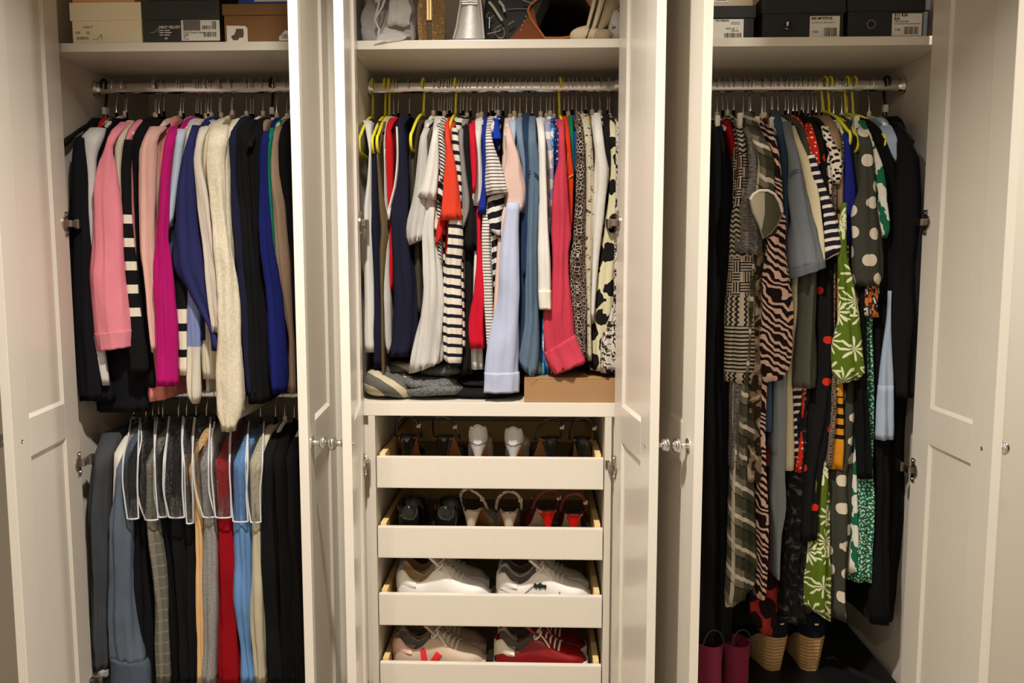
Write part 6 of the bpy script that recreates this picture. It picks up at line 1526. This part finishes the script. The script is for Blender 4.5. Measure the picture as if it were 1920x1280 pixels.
for a, b in ((1001, 20), (996, 28), (992, 37), (989, 45), (987, 54)):
    x, z = x3(a - 10, b, .05), z3(a - 10, b, .05); st_.box((x - .001, -.0092, z - .001), (x + .001, -.0075, z + .001))
st_.build('stitching', PAPER, o, kind='stuff')
# beige dust bag with a dark zip, leaning
BEI = fabric('beige_canvas', 'solid', (196, 178, 148), e=.8); BEID = fabric('taupe_canvas', 'solid', (150, 134, 110), e=.8); ZIPK = plain('black_zip_tape', (20, 18, 18), .6, e=1.0)
o = empty('dust_bag', (at(1110, 60, .05)[0], .05, SHZ), 'beige canvas dust bag with a black zip leaning right', 'bag')
x4 = lambda px, py, Y=.05: at(px, py, Y)[0] - o.location.x
z4 = lambda px, py, Y=.05: max(at(px, py, Y)[1] - SHZ, .0006)
def slab(name, poly_l, poly_r, mat, y0=-.01, dep=.06, rnd=.012):
    r = []
    for (a, b), (c, d) in zip(poly_l, poly_r):
        L_, R_ = (x4(a, b), z4(a, b)), (x4(c, d), z4(c, d)); mx_ = (L_[0] + R_[0]) / 2; mz = (L_[1] + R_[1]) / 2
        r.append([(L_[0], y0 + rnd, L_[1]), (L_[0] * .8 + mx_ * .2, y0 + .003, L_[1] * .8 + mz * .2), (mx_, y0, mz), (R_[0] * .8 + mx_ * .2, y0 + .003, R_[1] * .8 + mz * .2), (R_[0], y0 + rnd, R_[1]), (R_[0], y0 + dep, R_[1]), (L_[0], y0 + dep, L_[1])])
    uv = [((k % 7) * .02, (k // 7) * .05) for k in range(len(r) * 7)]
    v = [p for q in r for p in q]; f = []
    for i in range(len(r) - 1):
        for j in range(7):
            k = (j + 1) % 7; f.append((i * 7 + j, i * 7 + k, (i + 1) * 7 + k, (i + 1) * 7 + j))
    f += [tuple(range(7))[::-1], tuple((len(r) - 1) * 7 + j for j in range(7))]
    return mesh_obj(name, v, f, mat, o, True, uv)
slab('front_panel', [(1092, 73.5), (1100, 45), (1108, 12), (1113, -10)], [(1100, 73.5), (1107, 45), (1117, 12), (1122, -10)], BEI)
slab('zip', [(1098, 73.5), (1108, 45), (1117, 12), (1121, -10)], [(1100, 73.5), (1109.5, 45), (1118.5, 12), (1122.5, -10)], ZIPK, -.0125, .02, .001)
slab('back_panel', [(1100, 73.5), (1109, 48), (1118, 12), (1122, -10)], [(1108, 73.5), (1120, 45), (1131, 12), (1137, -10)], BEI, -.008)
slab('side_panel', [(1110, 73.5), (1121, 48), (1131, 12), (1136, -10)], [(1113, 72), (1140, 45), (1158, 20), (1168, -10)], BEID, .0, .10)
q = superell('gathered_base', (x4(1098, 66), .015, .020), (.085, .06, .045), BEI, o, 2.3, .008, 61)
q = superell('gathered_base', (x4(1128, 66), .02, .016), (.06, .06, .036), BEID, o, 2.3, .006, 66)
# white lace bundle at the right end
o = empty('lace_bundle', (at(1155, 60, .08)[0], .09, SHZ), 'pale grey lace bundle squeezed at the shelf right end', 'lace')
LACE = objpat('grey_lace', 'snake', (172, 166, 160), (92, 86, 82), 90., .45, .9)
superell('fold', (0, 0, .05), (.045, .08, .10), LACE, o, 2.6, .008, 71); superell('fold', (.008, .0, .125), (.04, .08, .08), LACE, o, 2.6, .008, 75)
